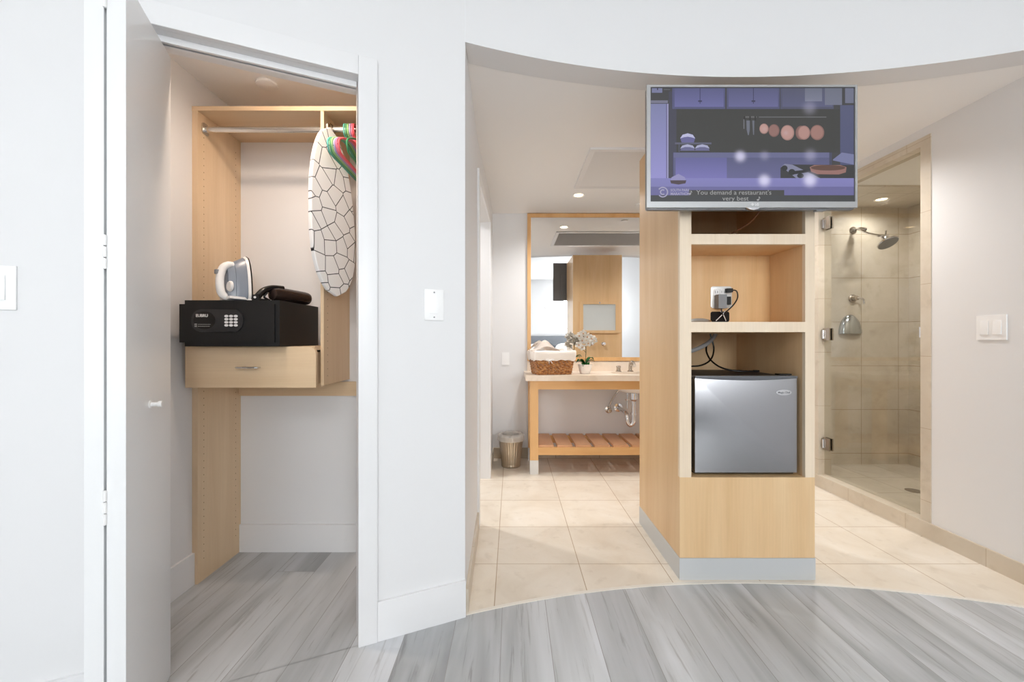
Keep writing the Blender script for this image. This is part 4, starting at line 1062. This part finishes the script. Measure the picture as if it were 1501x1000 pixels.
for i in range(36): bm.faces.new((bm.verts[4+i], bm.verts[4+(i+1) % 36], bm.verts[n1+4+(i+1) % 36], bm.verts[n1+4+i]))
bmesh.ops.recalc_face_normals(bm, faces=bm.faces[:])
obj('stone_slab', bm, 'counter', ct, smooth=False)
bm = B(); box(bm, 0.143, 1.76, YB-0.021, YB-0.001, 0.82, 0.905); obj('backsplash', bm, 'counter', ct, bv=0.001)
bm = B(); lathe(bm, [(1.0, 0.0), (0.98, -0.03), (0.88, -0.08), (0.6, -0.115), (0.2, -0.125), (0.1, -0.126)], (0,0,0), seg=36)
xf(bm, Matrix.Translation((SCX, SCY, 0.772)) @ Matrix.Diagonal((0.225, 0.155, 1, 1))); obj('sink_basin', bm, 'ceramic', ct)
# faucet
fa = thing('faucet', 'widespread nickel faucet with two handles behind the sink', 'faucet', (SCX, 3.76, 0.82))
for x_ in (SCX-0.11, SCX+0.11):
    bm = B(); lathe(bm, [(0.026, 0), (0.026, 0.006), (0.02, 0.01), (0.018, 0.03), (0.022, 0.045), (0.018, 0.052), (0, 0.055)], (x_, 3.76, 0.82), seg=20)
    tube(bm, [(x_, 3.76, 0.868), (x_, 3.72, 0.872)], [0.007, 0.005], 8); obj('faucet_handle', bm, 'nickel', fa)
bm = B(); lathe(bm, [(0.028, 0), (0.028, 0.006), (0.02, 0.012)], (SCX, 3.765, 0.82), seg=20)
tube(bm, catmull([(SCX, 3.765, 0.825), (SCX, 3.765, 0.87), (SCX, 3.75, 0.90), (SCX, 3.71, 0.908), (SCX, 3.67, 0.90), (SCX, 3.645, 0.88)], 6), 0.016, 14); obj('spout', bm, 'nickel', fa)
# pipework under the sink
dp = thing('sink_drain', 'chrome bottle trap and waste pipe under the vanity sink', 'drain pipe', (SCX+0.03, 3.6, 0.42))
bx = 1.062
bm = B(); lathe(bm, [(0.022, 0.55), (0.022, 0.575), (0.034, 0.59), (0.034, 0.646), (0, 0.646)], (bx, SCY, 0), seg=20); obj('tailpiece_nut', bm, 'chrome', dp)
bm = B(); tube(bm, catmull([(bx, SCY, 0.58), (bx, SCY, 0.42), (bx-0.006, SCY+0.002, 0.385), (bx-0.026, SCY+0.006, 0.366), (bx-0.046, SCY+0.010, 0.385), (bx-0.052, SCY+0.014, 0.425), (bx-0.055, SCY+0.03, 0.455), (bx-0.058, SCY+0.08, 0.468), (bx-0.064, YB-0.013, 0.475)], 8), 0.0195, 16); obj('trap_bend', bm, 'chrome', dp)
bm = B(); lathe(bm, [(0.020, 0), (0.027, 0.0), (0.027, 0.022), (0.020, 0.022)], (bx, SCY, 0.455), seg=20); obj('slip_nut', bm, 'chrome', dp)
bm = B(); lathe(bm, [(0.02, 0.0), (0.042, 0.0), (0.040, 0.006), (0.02, 0.01)], (bx-0.064, YB-0.0005, 0.475), (0, -1, 0), 20); obj('wall_flange', bm, 'chrome', dp)
bm = B(); tube(bm, [(bx-0.04, SCY+0.05, 0.66), (bx-0.04, SCY+0.05, 0.50)], 0.004, 8); tube(bm, [(bx-0.062, SCY+0.05, 0.58), (bx-0.018, SCY+0.03, 0.58)], 0.003, 8); obj('popup_rod', bm, 'chrome', dp)
sv = thing('supply_valve', 'small chrome water valve with a curved hose on the wall under the vanity', 'water valve', (0.91, YB, 0.43))
bm = B(); lathe(bm, [(0.032, 0), (0.032, 0.004), (0.012, 0.01), (0.012, 0.05), (0.018, 0.052), (0.018, 0.075), (0, 0.078)], (0.905, YB, 0.455), (0, -1, 0), 18); obj('valve_body', bm, 'nickel', sv)
bm = B(); tube(bm, catmull([(0.905, YB-0.045, 0.462), (0.912, YB-0.05, 0.52), (0.95, YB-0.07, 0.60), (0.985, YB-0.08, 0.66), (0.99, YB-0.09, 0.76)], 8), 0.006, 10); obj('supply_hose', bm, 'nickel', sv)

# ------------------------------------------------------------------ basket
BR = Matrix.Translation((0.335, 3.505, 0.8205)) @ Matrix.Rotation(math.radians(13), 4, 'Z')
bk = thing('wicker_basket', 'brown wicker basket with a white cloth liner on the countertop', 'basket', (0.335, 3.505, 0.8205))
def bpath(hw, hd, r, n=14):
    pts = []
    per = rrect(-hw, hw, -hd, hd, r, 4)
    # resample evenly
    P = [Vector((a, b, 0)) for a, b in per]; P.append(P[0]); L_ = [0]
    for a, b in zip(P, P[1:]): L_.append(L_[-1] + (b-a).length)
    tot = L_[-1]; out = []
    cnt = 112
    for k in range(cnt):
        s = tot*k/cnt; i = 0
        while L_[i+1] < s: i += 1
        out.append(P[i].lerp(P[i+1], (s-L_[i])/(L_[i+1]-L_[i])))
    return out, cnt
bm = B()
rows = 13
for i in range(rows):
    z = 0.006 + i*0.0105; k = i/(rows-1)
    pts, cnt = bpath(0.148+0.020*k, 0.098+0.014*k, 0.02)
    q = []
    for j, p in enumerate(pts):
        c = p.copy(); nn = c.normalized()
        q.append(Vector((p.x, p.y, z)) + nn*0.0035*math.sin(2*PI*j/8 + (PI if i % 2 else 0)) + Vector((0, 0, 0.0012*math.sin(j*1.7+i*2.1))))
    tube(bm, q, 0.0056, 6, True)
obj('woven_sides', xf(bm, BR), 'wicker', bk)
bm = B()
for j in range(0, 112, 8):
    a, _ = bpath(0.146, 0.096, 0.02); b_, _ = bpath(0.170, 0.113, 0.02)
    for jj in (j, j+4):
        tube(bm, [(a[jj].x, a[jj].y, 0.002), (b_[jj].x, b_[jj].y, 0.142)], 0.0032, 6)
obj('stakes', xf(bm, BR), 'wicker', bk)
bm = B(); box(bm, -0.142, 0.142, -0.092, 0.092, 0.001, 0.007); obj('basket_base', xf(bm, BR), 'wicker', bk)
bm = B()
secs = []
for (grow, z) in ((0.012, 0.118), (0.016, 0.128), (0.018, 0.150), (0.020, 0.172), (0.019, 0.192), (0.014, 0.199), (0.006, 0.196), (0.002, 0.17), (-0.012, 0.02)):
    pts, cnt = bpath(0.164+grow, 0.109+grow, 0.022); secs.append([bm.verts.new((p.x*(1+0.012*math.sin(j*0.45)*(z>0.13)), p.y*(1+0.014*math.sin(j*0.37)), z + (0.004*math.sin(j*0.33)+0.003*math.sin(j*0.9) if z < 0.19 and z > 0.1 else 0.003*math.sin(j*0.21)))) for j, p in enumerate(pts)])
for a, b_ in zip(secs, secs[1:]):
    for j in range(112): bm.faces.new((a[j], a[(j+1) % 112], b_[(j+1) % 112], b_[j]))
obj('cloth_liner', xf(bm, BR), 'linen', bk, ang=80)
bm = B()
fx, fy, fz = -0.055, -0.132, 0.125
for sgn in (-1, 1):
    tube(bm, catmull([(fx, fy, fz), (fx+sgn*0.018, fy-0.004, fz+0.006), (fx+sgn*0.034, fy-0.004, fz+0.002), (fx+sgn*0.018, fy-0.003, fz-0.003), (fx, fy, fz)], 5), 0.0022, 6)
    tube(bm, catmull([(fx, fy, fz), (fx+sgn*0.008, fy-0.004, fz-0.012), (fx+sgn*0.014+0.006, fy-0.003, fz-0.03)], 5), 0.0022, 6)
obj('ribbon_bow', xf(bm, BR), 'sheet', bk)
# folded towel heaped in the basket
bm = B()
nx, ny = 26, 16
g = [[None]*ny for _ in range(nx)]
for i in range(nx):
    for j in range(ny):
        u = i/(nx-1); v = j/(ny-1)
        x_ = -0.19 + 0.24*u; y_ = -0.10 + 0.2*v
        hump = math.exp(-((u-0.50)/0.27)**2)*0.078*(0.65+0.35*math.sin(PI*v)) + 0.012*math.sin(u*9+v*4) + 0.008*math.sin(v*14+u*3)
        g[i][j] = bm.verts.new((x_, y_*(0.85+0.3*math.sin(PI*u)), 0.203 + hump - 0.012*(abs(v-0.5)*2)**2 - 0.01*(1-u)))
for i in range(nx-1):
    for j in range(ny-1): bm.faces.new((g[i][j], g[i+1][j], g[i+1][j+1], g[i][j+1]))
geo = bmesh.ops.solidify(bm, geom=bm.faces[:], thickness=0.006)
tw = single('folded_towel', xf(bm, BR), 'linen', 'crumpled off-white towel heaped on top of the wicker basket', 'towel', (0.27, 3.5, 1.0), ang=80)

# ------------------------------------------------------------------ orchid
OX, OY = 0.625, 3.52
oc = thing('potted_orchid', 'white orchid in a small white pot beside the basket', 'potted plant', (OX, OY, 0.8205))
bm = B(); lathe(bm, [(0, 0.0), (0.038, 0.0), (0.042, 0.006), (0.055, 0.05), (0.060, 0.078), (0.057, 0.079), (0.052, 0.06), (0.0, 0.058)], (OX, OY, 0.8205), seg=28); obj('pot', bm, 'ceramic', oc)
def leaf(bm, az, L_, w, rise, droop):
    n = 10; prev = None; d = Vector((math.cos(az), math.sin(az), 0)); s = Vector((-d.y, d.x, 0))
    for i in range(n+1):
        t = i/n; c = Vector((OX, OY, 0.885)) + d*(L_*t) + Vector((0,0, rise*math.sin(t*PI*0.75) - droop*t*t)); ww = w*math.sin(PI*min(1, 0.12+0.88*t))**0.7 if t < 1 else 0.001
        row = [bm.verts.new(c - s*ww + Vector((0,0,ww*0.35))), bm.verts.new(c), bm.verts.new(c + s*ww + Vector((0,0,ww*0.35)))]
        if prev:
            bm.faces.new((prev[0], prev[1], row[1], row[0])); bm.faces.new((prev[1], prev[2], row[2], row[1]))
        prev = row
for az, L_, rise, droop in ((-0.3, 0.085, 0.05, 0.0), (0.4, 0.09, 0.07, 0.0), (2.8, 0.08, 0.045, 0.01), (3.6, 0.085, 0.06, 0.01), (-1.2, 0.06, 0.035, 0.02), (-2.0, 0.065, 0.03, 0.02)):
    bm = B(); leaf(bm, az, L_, 0.026, rise, droop); bmesh.ops.solidify(bm, geom=bm.faces[:], thickness=0.002); obj('leaf', bm, 'leaf', oc, ang=80)
bm = B(); st = catmull([(OX, OY, 0.88), (OX+0.008, OY, 0.98), (OX+0.006, OY, 1.07), (OX-0.01, OY-0.01, 1.13), (OX-0.03, OY-0.02, 1.155)], 6); tube(bm, st, 0.003, 8)
tube(bm, catmull([(OX+0.006, OY, 1.06), (OX+0.03, OY-0.01, 1.09), (OX+0.06, OY-0.02, 1.10)], 5), 0.0022, 8); tube(bm, catmull([(OX+0.008, OY, 1.0), (OX-0.02, OY-0.01, 1.03), (OX-0.035, OY-0.02, 1.03)], 5), 0.0022, 8)
obj('stem', bm, 'stem', oc)
def blossom(c, s, tilt, roll):
    bm = B(); R3 = Matrix.Rotation(tilt, 3, 'X') @ Matrix.Rotation(roll, 3, 'Y')
    for k in range(5):
        a = 2*PI*k/5 + 0.3; w = 0.6 if k in (0, 2, 3) else 0.78
        dirv = Vector((math.sin(a), 0, math.cos(a))); side = Vector((math.cos(a), 0, -math.sin(a)))
        n = 7; prev = None
        for i in range(n+1):
            t = i/n; cc = dirv*(s*t) + Vector((0, -0.25*s*math.sin(t*PI*0.6), 0)); ww = s*w*0.62*math.sin(PI*min(0.98, 0.1+0.88*t))**0.75
            row = [bm.verts.new(Vector(c) + R3 @ p) for p in (cc - side*ww + Vector((0, 0.12*s, 0)), cc, cc + side*ww + Vector((0, 0.12*s, 0)))]
            if prev: bm.faces.new((prev[0], prev[1], row[1], row[0])); bm.faces.new((prev[1], prev[2], row[2], row[1]))
            prev = row
    bmesh.ops.solidify(bm, geom=bm.faces[:], thickness=0.0012)
    o = obj('blossom', bm, 'petal', oc, ang=80)
    bm = B(); ball(bm, Vector(c) + R3 @ Vector((0, -0.2*s, -0.05*s)), s*0.18, 8); obj('blossom_lip', bm, 'yolk', o)
for (dx, dz, s, ti, ro) in ((-0.055, 0.325, 0.034, 0.3, 0.5), (-0.022, 0.345, 0.034, 0.1, -0.3), (-0.058, 0.245, 0.034, -0.1, 0.2), (-0.028, 0.285, 0.036, 0.2, 0.9), (0.014, 0.315, 0.037, 0.0, 0.1), (0.05, 0.30, 0.038, -0.1, -0.5), (0.072, 0.285, 0.03, 0.3, 0.4), (0.022, 0.262, 0.034, 0.2, -0.2), (-0.03, 0.225, 0.03, -0.2, 0.6)):
    blossom((OX+dx, OY-0.03-0.4*abs(dx)*0.3, 0.8205+dz), s, ti, ro)

# ------------------------------------------------------------------ waste bin
WXc, WYc = -0.01, 3.62
wb = thing('waste_basket', 'ribbed nickel waste bin with a clear liner beside the vanity leg', 'waste bin', (WXc, WYc, 0))
rip = lambda a, h: 0.02*math.sin(30*a) if 0.03 < h < 0.225 else 0.0
bm = B(); lathe(bm, [(0, 0.0), (0.080, 0.0), (0.083, 0.004), (0.083, 0.02), (0.081, 0.031), (0.088, 0.08), (0.096, 0.15), (0.103, 0.222), (0.106, 0.228), (0.109, 0.262), (0.111, 0.266), (0.107, 0.266), (0.10, 0.2), (0.08, 0.01), (0, 0.008)], (WXc, WYc, 0), seg=144, ripple=rip)
obj('bin_body', bm, 'bin', wb, ang=70)
bm = B(); lathe(bm, [(0.088, 0.15), (0.106, 0.266), (0.113, 0.272), (0.116, 0.262), (0.117, 0.232), (0.1155, 0.23)], (WXc, WYc, 0), seg=72, ripple=lambda a, h: 0.012*math.sin(11*a+h*30)+0.008*math.sin(23*a)); 
lathe(bm, [(0.113, 0.270), (0.104, 0.284), (0.09, 0.288), (0.075, 0.28)], (WXc, WYc, 0), seg=72, ripple=lambda a, h: 0.05*math.sin(9*a)+0.03*math.sin(17*a)); obj('bin_liner', bm, 'film', wb, ang=80)

# ------------------------------------------------------------------ shower fittings
sh = thing('rain_shower', 'chrome rain shower head on a long arm on the stone shower wall', 'shower head', (3.03, 3.656, 2.09))
SYB = 3.656
bm = B(); lathe(bm, [(0.032, 0), (0.032, 0.006), (0.024, 0.014), (0.014, 0.02)], (3.035, SYB, 2.085), (0, -1, 0), 24); obj('wall_flange', bm, 'nickel', sh)
bm = B(); tube(bm, catmull([(3.035, SYB-0.005, 2.085), (3.033, SYB-0.06, 2.08), (3.02, SYB-0.18, 2.01), (3.0, SYB-0.345, 1.945)], 8), 0.0085, 12)
lathe(bm, [(0.016, 0), (0.018, 0.02), (0.016, 0.06), (0.011, 0.065)], (3.042, SYB-0.06, 2.082), (0.05, -0.9, -0.35), 16); obj('arm', bm, 'chrome', sh)
hc = Vector((3.0, SYB-0.345, 1.93)); ax = Vector((0.10, -0.55, -0.85)).normalized()
bm = B(); lathe(bm, [(0.016, -0.02), (0.018, 0.0), (0.024, 0.012), (0.045, 0.034), (0.070, 0.046), (0.073, 0.052), (0.070, 0.058), (0, 0.06)], hc, ax, 32)
tube(bm, [hc + Vector((-0.05, 0, 0.018)), hc + Vector((0.03, 0, 0.018))], 0.009, 10); tube(bm, [hc + Vector((0.012, 0, 0.02)), hc + Vector((0.016, 0, 0.06))], 0.006, 8); obj('spray_head', bm, 'chrome', sh)
bm = B(); lathe(bm, [(0.0, 0.0605), (0.066, 0.0605), (0.066, 0.0585)], hc, ax, 32); obj('spray_face', bm, 'grey', sh)
vv = thing('shower_diverter', 'small chrome lever handle on the shower wall above the round valve', 'shower valve', (3.03, SYB, 1.476))
bm = B(); lathe(bm, [(0.036, 0), (0.036, 0.006), (0.022, 0.012), (0.020, 0.05), (0, 0.052)], (3.03, SYB, 1.478), (0, -1, 0), 24); obj('valve_base', bm, 'nickel', vv)
bm = B(); tube(bm, [(3.03, SYB-0.045, 1.478), (3.075, SYB-0.048, 1.474), (3.092, SYB-0.048, 1.462), (3.094, SYB-0.048, 1.425)], [0.009, 0.008, 0.008, 0.009], 10); obj('lever', bm, 'chrome', vv)
vw = thing('shower_valve', 'large domed chrome shower valve plate low on the shower wall', 'shower valve', (3.0, SYB, 1.25))
bm = B(); 
prof = [(0.102, 0), (0.102, 0.006), (0.094, 0.022), (0.07, 0.038), (0.035, 0.047), (0.0, 0.05)]
lathe(bm, prof, (3.005, SYB, 1.16), (0, -1, 0), 40)
bmesh.ops.bisect_plane(bm, geom=bm.verts[:]+bm.edges[:]+bm.faces[:], plane_co=(0,0,1.165), plane_no=(0,0,1), clear_inner=True)
for v in bm.verts: v.co.z = 1.165 + (v.co.z-1.165)*1.75
bmesh.ops.holes_fill(bm, edges=[e for e in bm.edges if len(e.link_faces) == 1])
obj('dome_plate', bm, mat('valve_chrome', (190, 196, 200), 0.16, 1.0), vw, ang=60)
bm = B(); lathe(bm, [(0, 0), (0.05, 0), (0.05, 0.003), (0.046, 0.004), (0, 0.0035)], (2.94, 3.005, 0.0025), seg=28)
single('shower_drain', bm, 'nickel', 'round metal floor drain in the shower floor', 'floor drain', (2.94, 3.005, 0.0025))

# ------------------------------------------------------------------ bedroom end, seen in the mirror
bd_ = thing('bed', 'bed with grey headboard seen reflected in the bathroom mirror', 'bed', (1.15, -3.0, 0))
bm = B()
for i in range(4): box(bm, 0.25, 2.05, -3.998, -3.94, 0.2+0.2625*i, 0.4575+0.2625*i)
obj('headboard', bm, 'head', bd_, bv=0.006)
bm = B(); box(bm, 0.35, 1.95, -3.93, -2.1, 0.0, 0.32); obj('bed_base', bm, 'head', bd_, bv=0.01)
bm = B(); box(bm, 0.35, 1.95, -3.93, -2.1, 0.325, 0.60); obj('mattress', bm, 'sheet', bd_, bv=0.04, seg=4)
for cx_, lb in ((0.77, 'white pillow leaning on the headboard, seen in the mirror'), (1.53, 'second white pillow, on the side of the bed nearer the right wall')):
    bm = B()
    ball(bm, (0, 0, 0), 1, 32, scale=(0.33, 0.09, 0.23))
    for v in bm.verts:
        x, z = v.co.x/0.33, v.co.z/0.23
        v.co.x = 0.33*(abs(x)**0.6)*(1 if x >= 0 else -1); v.co.z = 0.21*(abs(z)**0.7)*(1 if z >= 0 else -1)
    xf(bm, Matrix.Translation((cx_, -3.8, 0.83)) @ Matrix.Rotation(math.radians(-12), 4, 'X'))
    single('pillow', bm, 'sheet', lb, 'pillow', (cx_, -3.8, 0.61), 'pillows on the bed', ang=80)
wl = thing('wall_lamp', 'glowing horizontal wall lamp above the headboard, seen in the mirror', 'wall lamp', (1.15, -4.0, 2.07))
bm = B(); box(bm, 0.94, 1.38, -3.999, -3.97, 2.03, 2.10); obj('lamp_bracket', bm, 'alu', wl, bv=0.003)
bm = B(); box(bm, 0.96, 1.36, -3.968, -3.93, 2.04, 2.09); obj('lamp_diffuser', bm, 'sconce', wl, bv=0.006)

# ------------------------------------------------------------------ lights
def area(name, loc, rot, sx_, sy_, power, col=(1,1,1)):
    l = bpy.data.lights.new(name, 'AREA'); l.shape = 'RECTANGLE'; l.size = sx_; l.size_y = sy_; l.energy = power; l.color = col
    o = bpy.data.objects.new(name, l); COL.objects.link(o); o.location = loc; o.rotation_euler = rot
    return o
def spot(name, loc, power, col, ang=150, blend=0.8, r=0.035):
    l = bpy.data.lights.new(name, 'SPOT'); l.energy = power; l.color = col; l.spot_size = math.radians(ang); l.spot_blend = blend; l.shadow_soft_size = r
    o = bpy.data.objects.new(name, l); COL.objects.link(o); o.location = loc
    return o
area('daylight_window', ((WX0+WX1)/2, -4.16, (WZ0+WZ1)/2), (math.radians(90), 0, 0), WX1-WX0, WZ1-WZ0, 46, (0.96, 0.98, 1.0))
area('added_window_light', (1.85, -4.16, 1.95), (math.radians(90), 0, 0), 0.86, 1.3, 122, (0.96, 0.98, 1.0))  # daylight for the added right-hand window
# unseen bedroom ceiling lamp, added to light the walls evenly
cl = thing('added_ceiling_lamp', 'flat square ceiling lamp, unseen, added to light the bedroom', 'ceiling light', (-0.3, -1.8, CEIL_H))
bm = B(); box(bm, -0.9, 0.3, -2.4, -1.2, CEIL_H-0.035, CEIL_H-0.0005); obj('lamp_housing', bm, 'white', cl, bv=0.004)
area('added_ceiling_light', (-0.3, -1.8, CEIL_H-0.04), (0, 0, 0), 1.16, 1.16, 40, (1, 0.98, 0.95))  # light of the added bedroom ceiling lamp
WARM = (1.0, 0.98, 0.96)
spot('bath_downlight', (0.547, 3.376, SOFFIT-0.012), 58, WARM)
spot('bath_downlight', (1.9, 2.6, SOFFIT-0.012), 50, WARM)  # unseen lamp, added to brighten the bathroom
spot('bath_downlight', (2.0, 3.5, SOFFIT-0.012), 35, WARM)  # another unseen lamp added for bathroom brightness
spot('shower_downlight', (3.094, 3.44, SOFFIT-0.024), 15, WARM, 172)
spot('shower_downlight', (2.95, 2.65, SOFFIT-0.012), 42, WARM, 170)  # added lamp out of view, fills the shower
spot('added_side_room_light', (-0.85, 2.9, SOFFIT-0.012), 60, WARM, 170)  # added lamp, lights the cabinet side through the doorway
spot('closet_downlight', (-0.87, 1.53, SOFFIT-0.012), 27, (1.0, 0.80, 0.64), 174)

w = bpy.data.worlds.new('daylight'); sc.world = w; w.use_nodes = True
bg = w.node_tree.nodes['Background']; bg.inputs['Color'].default_value = (0.85, 0.93, 1.0, 1); bg.inputs['Strength'].default_value = 1.2

# ------------------------------------------------------------------ camera
cam = bpy.data.cameras.new('camera'); cam.sensor_width = 36.0; cam.lens = 36.0*602.0/1501.0; cam.clip_start = 0.02
co_ = bpy.data.objects.new('camera', cam); COL.objects.link(co_)
co_.location = (0, 0, 1.1); co_.rotation_euler = (math.radians(90), 0, 0)
sc.camera = co_
sc.view_settings.view_transform = 'Standard'; sc.view_settings.look = 'None'; sc.view_settings.gamma = 1.0
sc.view_settings.exposure = 0.0
try: sc.view_settings.use_curve_mapping = False
except Exception: pass
sc.cycles.use_denoising = True
sc.cycles.max_bounces = 12; sc.cycles.diffuse_bounces = 8; sc.cycles.glossy_bounces = 6; sc.cycles.transparent_max_bounces = 12
sc.cycles.caustics_reflective = False; sc.cycles.caustics_refractive = False
